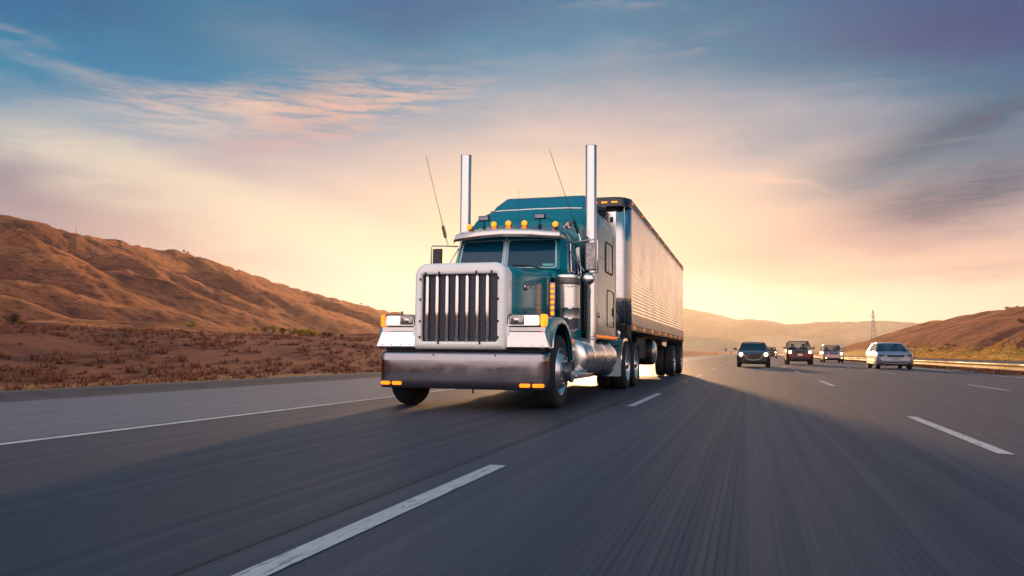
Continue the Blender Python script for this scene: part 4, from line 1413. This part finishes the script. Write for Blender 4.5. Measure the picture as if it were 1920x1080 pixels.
    # ---- steps, battery box, tanks
    for s in (-1, 1):
        sp = MB().box(*sorted((s * .82, s * 1.27)), 1.72, 3.02, .385, .455).build('step_plate', CHROME2, T, bevel=.012)
        b = MB()
        for k in range(9):
            for q in range(2):
                b.tube([(s * (.95 + q * .17), 1.85 + k * .13, .457), (s * (1.03 + q * .17), 1.90 + k * .13, .457)], .007, 4)
        b.build('tread', ALU, sp)
        bb = MB().box(*sorted((s * .66, s * 1.02)), 2.02, 2.5, .46, .80)
        bo = bb.build('battery_box', ALU, T, bevel=.01)
        b = MB()
        for k in range(8):
            b.box(*sorted((s * .665, s * 1.03)), 2.012, 2.3, .485 + k * .038, .503 + k * .038)
        b.build('ribs', CHROME2, bo)
        MB().box(*sorted((s * .66, s * 1.06)), 1.99, 2.5, .81, .86).build('lid', ALU, bo, bevel=.01)
        tk = MB().lathe([(0, 2.62), (.2, 2.625), (.30, 2.66), (.325, 2.72), (.33, 2.74), (.33, 5.62), (.325, 5.66), (.29, 5.72), (.2, 5.76), (0, 5.78)], (s * .93, 0, .70), 'Y', 40).build('fuel_tank', STAIN, T, smooth=50)
        for y in (3.3, 4.35, 5.3):
            MB().lathe([(.331, 0), (.342, .008), (.342, .06), (.331, .068)], (s * .93, y, .70), 'Y', 40).build('tank_strap', CHROME, tk)
    # ---- underside
    MB().box(-.45, -.35, .3, 9.4, .72, .98).box(.35, .45, .3, 9.4, .72, .98).build('frame_rails', BLACK, T)
    MB().box(-.42, .42, .5, 3.2, .52, 1.1).box(-.3, .3, 3.2, 6.2, .55, .85).build('engine_block', BLACK, T, bevel=.04)
    MB().tube([(-1.0, .92, .5), (1.0, .92, .5)], .06, 10).tube([(-1.0, 7.3, .52), (1.0, 7.3, .52)], .09, 10).tube([(-1.0, 8.65, .52), (1.0, 8.65, .52)], .09, 10).lathe([(.0, -.2), (.2, -.1), (.2, .1), (0, .2)], (0, 7.3, .52), 'X', 16).build('axles', BLACK, T)
    MB().box(-.48, .48, 7.3, 8.7, .98, 1.04).box(-.9, .9, 6.25, 6.9, .8, 1.02).build('deck_plate', BLACK, T)
    MB().lathe([(0, 1.16), (.42, 1.16), (.45, 1.12), (.45, 1.04), (0, 1.04)], (0, 8.2, 0), 'Z', 28).build('fifth_wheel', BLACK, T)
    # ---- wheels
    for s in (-1, 1):
        make_wheel(T, s * 1.215, .90, s, 'steer', .52)
        for y in (7.30, 8.65):
            make_wheel(T, s * 1.225, y, s, 'dual', .52)
        # half wings over the drive wheels
        op = [(6.22, .30), (6.24, .62), (6.36, .90), (6.58, 1.07), (6.9, 1.13), (7.25, 1.13)]
        b = MB()
        rg = []
        for (y, z) in op:
            cy_, cz_ = 7.3, .5
            dy, dz = cy_ - y, cz_ - z
            l = max(.001, sqrt(dy * dy + dz * dz))
            iy, iz = y + dy / l * .05, z + dz / l * .05
            rg.append([(s * .52, y, z), (s * 1.19, y, z), (s * 1.235, y + dy / l * .025, z + dz / l * .025), (s * 1.24, iy + dy / l * .05, iz + dz / l * .05), (s * 1.22, iy, iz), (s * .52, iy, iz)])
        b.loft(rg).build('rear_wing', mat('dark teal fender paint', '#123A48', .18, .45, coat=1.), T, smooth=45)
        MB().box(*sorted((s * .62, s * 1.22)), 9.28, 9.30, .18, .98).build('mud_flap', BLACK, T)
    MB().box(.95, 1.2, 6.21, 6.235, .90, .94).build('wing_bracket', BLACK, T)
    return T


build_tractor()


def build_trailer():
    Y0 = 6.95 + TY
    R_ = empty('semi_trailer', (TX, Y0, 0))
    tag(R_, 'long ribbed stainless refrigerated trailer coupled behind the teal tractor, warm sky on its side', 'semi trailer')
    Lg = 14.9
    zb, zt = 1.27, 4.17
    W = 1.30
    # ribbed side walls
    for s in (-1, 1):
        z = 1.62
        pr = []
        k = 0
        while z < 4.02:
            for q in range(6):
                pr.append((W - .006 + .0045 * sin(pi * q / 6), z + .08 * q / 6))
            z += .08
        pr.append((W - .006, 4.03))
        MB().loft([[(s * x, y, z) for x, z in pr] for y in (.55, Lg - .06)], closed=False, caps=False).build('side_wall', TRAILW, R_, smooth=0, solid=.004)
        lo = MB()
        lo.box(*sorted((s * (W - .04), s * (W + .004))), .55, Lg - .05, 1.405, 1.62)
        for i in range(58):
            y = .68 + i * .245
            lo.box(*sorted((s * (W + .003), s * (W + .009))), y, y + .05, 1.42, 1.61)
        sd_ = lo.build('lower_panel', mat('lower stainless panel', '#C9B7A6', .36, .9, rvar=.12, vscale=3.), R_)
        rl = MB().box(*sorted((s * (W - .05), s * (W + .012))), .5, Lg, zb, 1.40).build('bottom_rail', mat('anodised rail', '#A08A72', .42, .8, var=.08, vscale=2.), R_, bevel=.006)
        b = MB()
        for i in range(110):
            for q in (1.30, 1.37):
                b.lathe([(.011, 0), (.006, .006)], (s * (W + .012), .62 + i * .13, q), 'X', 5, s)
        b.build('rivets', BLACK, rl)
        for i in range(9):
            MB().lathe([(.042, 0), (.038, .015), (.02, .03), (0, .034)], (s * (W + .012), .75 + i * 1.72, 1.335), 'X', 12, s).build('marker_lamp', AMBD, rl)
        tr = MB().box(*sorted((s * (W - .05), s * (W + .014))), .35, Lg, 4.03, zt + .02).build('top_rail', mat('dark top rail', '#231E22', .4, .5), R_, bevel=.012)
        MB().box(*sorted((s * (W - .03), s * (W + .006))), .55, Lg, 3.965, 4.03).build('edge_strip', STAIN, tr)
        for i in range(9):
            MB().lathe([(.036, 0), (.032, .014), (.018, .026), (0, .03)], (s * (W + .014), .5 + i * 1.75, 4.10), 'X', 12, s).build('marker_lamp', AMBD, tr)
        # rounded chrome nose corner
        a = arc(0, 0, .5, 0, 90, 10)
        pts = [(W - .32 + .32 * cos(radians(t)), .42 - .40 * sin(radians(t))) for t in np.linspace(0, 90, 9)]
        pts = [(W, .56)] + pts + [(.80, .02), (.80, .10)]
        cp = MB().loft([[(s * x, y, z) for x, y in pts] for z in (1.42, 2.0, 2.6, 3.2, 3.98)], closed=False, caps=False).build('corner_post', CHROME2, R_, smooth=40, solid=.01)
        b = MB()
        for i in range(38):
            b.lathe([(.008, 0), (.005, -.006)], (s * .84, .018, 1.5 + i * .065), 'Y', 5)
            b.lathe([(.008, 0), (.005, .006)], (s * W, .52, 1.5 + i * .065), 'X', 5, s)
        b.build('rivets', DGREY, cp)
        pb = MB().box(*sorted((s * .83, s * 1.03)), .0, .02, 3.2, 3.86).build('service_plate', STAIN, cp, bevel=.006)
        MB().box(*sorted((s * .90, s * .97)), -.012, .0, 3.62, 3.74).box(*sorted((s * .92, s * .95)), -.012, .0, 3.38, 3.47).build('hasp', BLACK, pb, bevel=.003)
        MB().box(*sorted((s * .80, s * 1.28)), .01, .03, 1.86, 1.885).build('grab_rail', CHROME, cp)
    # nose wall, roof, rear, floor
    MB().box(-1.2, 1.2, .12, .2, 1.3, 4.0).build('nose_wall', STAIN, R_)
    pts = [(1.31, .56)] + [(W - .30 + .315 * cos(radians(t)), .42 - .42 * sin(radians(t))) for t in np.linspace(0, 90, 9)]
    pts = pts + [(-x, y) for x, y in pts[::-1]]
    cap = MB().loft([[(x, y, z) for x, y in pts] for z in (3.985, 4.12)] + [[(x * .985, y + .02, 4.185) for x, y in pts], [(x * .9, y + .12, 4.21) for x, y in pts]], True, True).build('roof_cap', DARKBL, R_, smooth=45)
    for i in range(10):
        cx = -1.0 + i * .222
        for dx in (-.035, .035):
            MB().box(cx + dx - .026, cx + dx + .026, -.024, .0, 4.05, 4.085).build('marker_lamp', AMBH, cap, bevel=.006)
    MB().box(-1.27, 1.27, .5, Lg - .02, 4.15, 4.20).build('roof', STAIN, R_)
    MB().box(-1.29, 1.29, Lg - .045, Lg + .03, 1.2, 4.16).build('rear_doors', STAIN, R_, bevel=.01)
    MB().box(-1.24, 1.24, .56, Lg - .05, 1.24, 1.3).box(-1.28, 1.28, .04, .56, 1.10, 1.40).build('floor', BLACK, R_, bevel=.02)
    MB().lathe([(.07, 0), (.06, -.01), (.03, -.016), (0, -.018)], (1.05, .04, 1.2), 'Y', 14).build('gladhand_cover', STAIN, R_)
    # refrigeration unit on the nose
    rf = MB().loft([[(x, y, z) for x, y in [(-.84, .12), (-.84, -.28), (-.72, -.42), (.72, -.42), (.84, -.28), (.84, .12)]] for z in (2.3, 3.75)] + [[(x * .97, y * .9, 3.93) for x, y in [(-.84, .12), (-.84, -.28), (-.72, -.42), (.72, -.42), (.84, -.28), (.84, .12)]]]).build('refrigeration_unit', DARKBL, R_, smooth=30, bevel=.02)
    b = MB()
    for k in range(12):
        z = 3.0 + k * .075
        b.tube([(.85, .1, z), (.85, -.29, z), (.725, -.435, z), (-.725, -.435, z), (-.85, -.29, z), (-.85, .1, z)], .018, 5)
    b.build('louvres', mat('dark louvre metal', '#1D2A35', .35, .6), rf)
    # running gear
    MB().box(-.5, -.4, 7.5, 14.6, .95, 1.24).box(.4, .5, 7.5, 14.6, .95, 1.24).box(-.9, .9, .6, 3.4, 1.13, 1.24).build('slider_rails', BLACK, R_)
    for s in (-1, 1):
        lg_ = MB().box(*sorted((s * .78, s * .92)), 3.05, 3.2, .45, 1.24).box(*sorted((s * .72, s * .98)), 2.98, 3.27, .40, .44).build('landing_leg', BLACK, R_, bevel=.01)
        for y in (10.9, 13.9):
            make_wheel(R_, s * 1.29, y, s, 'dual', .52)
        MB().box(*sorted((s * .66, s * 1.28)), 14.62, 14.64, .35, 1.2).build('mud_flap', BLACK, R_)
    MB().tube([(-1.1, 10.9, .52), (1.1, 10.9, .52)], .075, 10).tube([(-1.1, 13.9, .52), (1.1, 13.9, .52)], .075, 10).box(-.6, .6, 10.2, 14.4, .7, .95).build('axles', BLACK, R_)
    tk = MB().lathe([(0, -1.12), (.25, -1.11), (.34, -1.04), (.36, -.98), (.36, 1.08), (.34, 1.14), (.26, 1.2), (.1, 1.235), (0, 1.24)], (0, 5.9, .80), 'X', 32).build('transverse_fuel_tank', BLACK, R_, smooth=50)
    lathe_part([(.345, 1.12), (.35, 1.15), (.26, 1.215), (.1, 1.245), (0, 1.25)], 'tank_end', STAIN, tk, (0, 5.9, .80), 'X', 32)
    MB().box(-1.0, 1.0, 3.6, 5.3, .62, 1.2).build('equipment_box', BLACK, R_, bevel=.03)
    lathe_part([(.05, 0), (.045, .015), (0, .02)], 'marker_lamp', REDL, R_, (1.02, 2.2, .85), 'X', 12)
    return R_


build_trailer()


# ------------------------------------------------------------ cars
CGLASS = None


def car_glass():
    global CGLASS
    if CGLASS:
        return CGLASS
    m_ = bpy.data.materials.new('car window glass')
    m_.use_nodes = True
    n = N(m_.node_tree)
    m_.node_tree.nodes.clear()
    tr = n.new('ShaderNodeBsdfTransparent')
    tr.inputs[0].default_value = (.72, .74, .76, 1)
    gl = n.new('ShaderNodeBsdfGlossy')
    gl.inputs['Roughness'].default_value = .04
    fr = n.new('ShaderNodeFresnel')
    fr.inputs[0].default_value = 1.45
    ms = n.new('ShaderNodeMixShader')
    n.L.new(fr.outputs[0], ms.inputs[0])
    n.L.new(tr.outputs[0], ms.inputs[1])
    n.L.new(gl.outputs[0], ms.inputs[2])
    out = n.new('ShaderNodeOutputMaterial')
    n.L.new(ms.outputs[0], out.inputs[0])
    CGLASS = m_
    return m_


FABRIC = mat('car seat fabric', '#4A4348', .9)
RIMM = mat('car alloy rim', '#8E8B8C', .3, .9)


def make_car(X, Y, label, cat, paint, L=4.7, W=1.82, H=1.45, hood=.92, nose=.66, belt=.95, clear=.20, a0=1.15, a1=1.95, r1=3.35, r0=4.25, roof_w=.60, name='car', wr=.33,
             lamp=None, lampon=(1, 1), fog=False, grille='wide', rack=False, plate='#C8C6C4', lamp_h=.68, lamp_y=.0, face_h=None, back_high=None, group=None, people=False, rz=0.):
    C_ = empty(name, (X, Y, 0), rz)
    tag(C_, label, cat, group)
    hw = W / 2
    tail = back_high or belt + .04

    def prof(y):      # deck height and half width along the car
        t = y / L
        if y < a0:
            u = y / a0
            z = nose + (hood - nose) * (1 - (1 - u) ** 2.4)
        elif y > r0 and not back_high:
            u = (y - r0) / (L - r0)
            z = tail - .08 * u * u
        else:
            z = hood + (belt - hood) * min(1, (y - a0) / .6)
        e = min(y, L - y)
        w = hw * (1 - .24 * max(0, 1 - e / .38) ** 2.2)
        return z, w
    ys = [0, .03, .09, .18, .32, .55, .85, a0, a0 + .3, 2.2, 3.0, 3.6, L - .85, L - .5, L - .28, L - .12, L - .03, L]
    rings = []
    for y in sorted(set(ys)):
        z, w = prof(y)
        e = min(y, L - y)
        zb = clear + .10 * max(0, 1 - e / .4)
        r = []
        for x_, z_ in ((0, zb), (w * .86, zb), (w * .965, zb + .06), (w, zb + .2), (w * 1.0, (zb + z) * .5 + .04), (w * .985, z - .16), (w * .95, z - .06), (w * .86, z - .005), (w * .55, z + .02), (0, z + .03)):
            r.append((x_, y, z_))
        r = r + [(-x_, y_, z_) for x_, y_, z_ in r[-2:0:-1]]
        rings.append(r)
    body = MB().loft(rings).build('body', paint, C_, smooth=38)
    # roof and pillars
    zb = belt
    wb = hw * .90
    wr_ = hw * roof_w / .60 * .70
    corners = {'fa': (wb, a0 - .02, hood + .0), 'ra': (wr_, a1, H - .07), 'rb': (wr_, r1, H - .08), 'fb': (wb * .93, r0, tail)}
    rr_ = []
    for k in range(7):
        t = k / 6
        y = a1 + (r1 - a1) * t
        cz = H - .07 + .0 + .05 * (1 - (2 * t - 1) ** 2)
        rr_.append([(x * wr_, y - (.05 if k == 0 else 0) * (1 - x * x) + (.04 if k == 6 else 0) * (1 - x * x), cz + .035 * (1 - x * x)) for x in (-1, -.9, -.6, -.3, 0, .3, .6, .9, 1)])
    MB().loft(rr_, closed=False, caps=False).build('roof', paint, C_, smooth=60, solid=.035)
    g = car_glass()
    for s in (-1, 1):
        P = {k: (s * v[0], v[1], v[2]) for k, v in corners.items()}
        mid = (a1 + r1) / 2 + .1
        q = MB().tube([P['fa'], P['ra']], [.035, .03], 6).tube([P['ra'], P['rb']], .03, 6).tube([P['rb'], P['fb']], [.045, .06], 6)
        q.tube([(s * wr_, mid, H - .06), (s * wb * .99, mid, belt)], .03, 6)
        q.tube([P['fa'], (s * wb, (a0 + r0) / 2, belt + .02), P['fb']], .03, 6)
        q.build('pillars', paint, C_, smooth=60)
        MB().add([P['fa'], (s * wb, mid, belt), P['fb'], P['rb'], (s * wr_, mid, H - .06), P['ra']], [(0, 1, 4, 5), (1, 2, 3, 4)]).build('side_window', g, C_, smooth=0)
    fa, ra, rb, fb = (corners[k] for k in ('fa', 'ra', 'rb', 'fb'))
    MB().loft([[(x * fa[0], fa[1] - .12 * (1 - x * x), fa[2] + .02) for x in (-1, -.5, 0, .5, 1)], [(x * ra[0], ra[1] - .06 * (1 - x * x), ra[2] + .02 * (1 - x * x)) for x in (-1, -.5, 0, .5, 1)]], closed=False, caps=False).build('windscreen', g, C_, smooth=60)
    MB().loft([[(x * fb[0], fb[1] + .08 * (1 - x * x), fb[2]) for x in (-1, -.5, 0, .5, 1)], [(x * rb[0], rb[1] + .04 * (1 - x * x), rb[2] + .02 * (1 - x * x)) for x in (-1, -.5, 0, .5, 1)]], closed=False, caps=False).build('rear_window', g, C_, smooth=60)
    # cabin
    for s in (-1, 1):
        st = MB().box(s * .38 - .24, s * .38 + .24, 2.45, 2.6, belt - .2, belt + .16)
        st.box(s * .38 - .12, s * .38 + .12, 2.46, 2.56, belt + .2, belt + .36)
        st.build('seat', FABRIC, C_, bevel=.03)
    MB().box(-hw * .8, hw * .8, a0 + .25, a0 + .7, belt - .1, belt + .05).build('dashboard', DGREY, C_, bevel=.03)
    # wheels
    for s in (-1, 1):
        for y in (.88, L - .98):
            w = empty('wheel', (s * (hw - .005), y, wr), parent=C_)
            tp = [(wr * .62, -.01), (wr * .7, 0), (wr * .92, -.004), (wr, -.035), (wr, -.19), (wr * .92, -.22), (wr * .62, -.22)]
            MB().lathe(tp, (0, 0, 0), 'X', 28, s).build('tyre', RUB, w, smooth=50)
            b = MB().lathe([(wr * .64, -.012), (wr * .6, -.03), (wr * .56, -.06), (wr * .16, -.02), (0, -.015)], (0, 0, 0), 'X', 20, s)
            b.build('rim', RIMM, w, smooth=30)
            MB().lathe([(wr * 1.05, .004), (wr * 1.18, .006)], (0, 0, 0), 'X', 24, s, -.2, pi + .2).build('arch', BLACK, w)
    # mirrors
    for s in (-1, 1):
        MB().lathe([(0, -.07), (.05, -.06), (.075, -.02), (.078, .03), (.06, .05), (0, .05)], (0, 0, 0), 'Y', 14).build('wing_mirror', paint, C_, loc=(s * (hw + .09), a0 + .28, belt + .07), smooth=60).scale = (1.35, 1, .85)
        MB().tube([(s * hw * .93, a0 + .3, belt), (s * (hw + .06), a0 + .3, belt + .04)], .022, 6).build('mirror_arm', BLACK, C_)
    # face
    zf = face_h or lamp_h
    def fy(x, z=.6):   # front surface y at lateral x
        ax = min(abs(x) / hw, .999)
        return 0 if ax < .76 else .38 * (1 - ((1 - ax) / .24) ** (1 / 2.2))

    def plate_on(pts, depth, nm, m_, par=C_, bev=0.):
        """pts (x,z) outline wrapped over the nose"""
        x0, x1 = min(p[0] for p in pts), max(p[0] for p in pts)
        rings = []
        for k in range(17):
            x = x0 + (x1 - x0) * (.002 + .996 * k / 16)
            zs = []
            for (ax_, az_), (bx_, bz_) in zip(pts, pts[1:] + pts[:1]):
                if min(ax_, bx_) <= x <= max(ax_, bx_) and abs(bx_ - ax_) > 1e-9:
                    zs.append(az_ + (bz_ - az_) * (x - ax_) / (bx_ - ax_))
            lo, hi = min(zs), max(zs)
            if hi - lo < .004:
                hi = lo + .004
            rings.append([(x, fy(x) + .03, lo), (x, fy(x) - depth, lo), (x, fy(x) - depth, hi), (x, fy(x) + .03, hi)])
        return MB().loft(rings).build(nm, m_, par, smooth=30, bevel=bev)
    if grille == 'wing':
        gp = [(-.42, .74), (.42, .74), (.46, .66), (.36, .50), (.20, .44), (-.20, .44), (-.36, .50), (-.46, .66)]
        plate_on(gp, .008, 'grille', mat('car dark grille', '#1B1418', .35, .4))
        tr = [(-.62, .72), (-.47, .66), (-.37, .49), (-.2, .425), (0, .415), (.2, .425), (.37, .49), (.47, .66), (.62, .72)]
        MB().tube([(x, fy(x) - .02, z) for x, z in tr], .014, 6).build('chrome_wing', mat('satin chrome trim', '#C9C5C8', .3, .9), C_)
        plate_on([(-.78, .30), (.78, .30), (.72, .40), (-.72, .40)], .006, 'lower_intake', BLACK)
    elif grille == 'suv':
        plate_on(rrect(0, zf, .40, .10, .03, .03, 3), .008, 'grille', mat('red brown grille', '#3A1418', .35, .3))
        plate_on([(-.74, clear + .10), (.74, clear + .10), (.7, clear + .26), (-.7, clear + .26)], .012, 'lower_intake', BLACK)
    elif grille == 'oval':
        plate_on(rrect(0, zf, .36, .075, .06, .06, 4), .008, 'grille', mat('grey mesh grille', '#4A4550', .35, .5))
        plate_on([(-.55, clear + .10), (.55, clear + .10), (.5, clear + .22), (-.5, clear + .22)], .008, 'lower_intake', BLACK)
    else:
        plate_on([(-.40, zf - .10), (.40, zf - .10), (.46, zf + .05), (-.46, zf + .05)], .008, 'grille', mat('blue black grille', '#12303C', .3, .5))
        plate_on([(-.74, clear + .12), (.74, clear + .12), (.72, clear + .20), (-.72, clear + .20)], .008, 'lower_intake', BLACK)
        MB().tube([(x, fy(x) - .012, clear + .24) for x in (-.78, -.7, -.4, 0, .4, .7, .78)], .012, 6).build('bumper_crease', BLACK, C_)
        MB().tube([(x, fy(x) - .015, zf + .06) for x in (-.46, -.2, 0, .2, .46)], .012, 6).build('grille_trim', mat('satin chrome trim', '#C9C5C8', .3, .9), C_)
    if plate:
        plate_on(rrect(0, zf - .18, .16, .06, .01, .01, 2), .03, 'number_plate', mat('number plate ' + plate, plate, .5))
    for s in (-1, 1):
        on = lampon[0 if s < 0 else 1]
        w0, w1 = hw * .56, hw * .90
        pts = [(s * w0, lamp_h - .05), (s * (w1 - .04), lamp_h - .07), (s * w1, lamp_h + .05), (s * (w0 + .05), lamp_h + .065)]
        if s < 0:
            pts = pts[::-1]
        h = plate_on(pts, .015, 'headlight', mat('car lamp housing', '#3A3842', .35, 0., coat=.15))
        if on:
            cx = s * (w0 + w1) / 2
            MB().lathe([(.10, 0), (.09, -.02), (.05, -.035), (0, -.04)], (cx, fy(cx) - .012, lamp_h), 'Y', 14).build('lit_lens', mat('lit car headlamp', '#FFF0C8', .3, emit='#FFE2A0', es=16.), h)
        if fog:
            cx = s * hw * .74
            plate_on(rrect(cx, clear + .2, .07, .07, .03, .03, 3), .012, 'fog_lamp_surround', BLACK)
            MB().lathe([(.05, 0), (.04, -.015), (0, -.02)], (cx, fy(cx) - .014, clear + .2), 'Y', 12).build('fog_lamp', mat('lit fog lamp', '#FFE0A0', .3, emit='#FFC870', es=7.), C_)
    if rack:
        for s in (-1, 1):
            MB().tube([(s * wr_ * .92, a1 + .1, H - .02), (s * wr_ * .92, a1 + .2, H + .03), (s * wr_ * .92, r1 - .1, H + .03), (s * wr_ * .92, r1, H - .02)], .018, 6).build('roof_rail', BLACK, C_)
    MB().box(-hw * .8, hw * .8, .5, L - .5, clear - .02, clear + .08).build('underbody', BLACK, C_)
    return C_


P_DARK = mat('dark plum metallic paint', '#2E1C26', .3, .5, coat=1.)
P_RED = mat('maroon metallic paint', '#5E0F18', .3, .45, coat=1.)
P_CHAMP = mat('dusty rose silver paint', '#A98A8A', .32, .6, coat=.9)
P_SILV = mat('cool silver paint', '#8F909C', .28, .55, coat=.9)
P_DK2 = mat('dark grey red paint', '#3A2024', .35, .4, coat=.8)
make_car(.19, 47.0, 'dark sedan with starry headlamps and a curved chrome grille wing, straight ahead of the camera', 'car', P_DARK, L=4.6, W=1.84, H=1.45, nose=.76, hood=.95, belt=.98, a0=1.1, a1=1.95, r1=3.2, r0=4.1,
         grille='wing', lamp_h=.73, name='sedan_car', plate=None, wr=.33)
make_car(3.4, 60.0, 'maroon sport utility vehicle with glowing headlamps and a white plate, second lane', 'car', P_RED, L=4.6, W=1.83, H=1.72, nose=.93, hood=1.1, belt=1.14, clear=.26, a0=1.15, a1=1.75, r1=4.1, r0=4.45,
         grille='suv', lamp_h=.90, name='sport_utility_vehicle', plate='#D5D2D4', back_high=1.16, rack=True, roof_w=.64, wr=.37)
make_car(7.3, 78.0, 'dusty rose crossover with two lit fog lamps, between the maroon and silver cars', 'car', P_CHAMP, L=4.5, W=1.80, H=1.64, nose=.84, hood=1.02, belt=1.06, clear=.23, a0=1.1, a1=1.75, r1=3.9, r0=4.3,
         grille='oval', lamp_h=.82, lampon=(0, 1), fog=True, name='crossover_car', plate=None, back_high=1.1, roof_w=.62, wr=.34)
make_car(7.5, 47.0, 'pale silver sedan with unlit lamps in the far right lane, its left flank glowing gold', 'car', P_SILV, L=4.85, W=1.82, H=1.46, nose=.78, hood=.96, belt=.99, a0=1.15, a1=2.0, r1=3.35, r0=4.25,
         grille='wide', lamp_h=.74, lampon=(0, 0), name='sedan_car', plate='#77787E')
make_car(3.35, 138, 'distant dark vehicle half hidden behind the dark sedan, headlamps and fog lamps on', 'car', P_DK2, L=4.8, W=1.9, H=1.85, nose=1.0, hood=1.15, belt=1.2, clear=.28, a0=1.1, a1=1.7, r1=4.2, r0=4.6,
         grille='suv', lamp_h=.95, fog=True, name='sport_utility_vehicle', plate=None, back_high=1.2, wr=.38)
make_car(7.1, 330, 'far tiny car whose headlamps show as two dots left of the maroon vehicle', 'car', P_DK2, L=4.6, W=1.8, H=1.5, nose=.75, hood=.95, belt=1.0, grille='wide', lamp_h=.7, name='sedan_car', plate=None)


# ------------------------------------------------------------ haze
def haze(density):
    b = MB().box(-6100, 6100, -6100, 6100, -4.5, 330)
    m_ = bpy.data.materials.new('evening haze')
    m_.use_nodes = True
    t = m_.node_tree
    t.nodes.clear()
    pv = t.nodes.new('ShaderNodeVolumePrincipled')
    pv.inputs['Color'].default_value = (1., .9, .76, 1)
    pv.inputs['Density'].default_value = density
    pv.inputs['Anisotropy'].default_value = .6
    out = t.nodes.new('ShaderNodeOutputMaterial')
    t.links.new(pv.outputs[0], out.inputs['Volume'])
    o = b.build('haze', m_, smooth=0)
    o['kind'] = 'stuff'


haze(.000055)
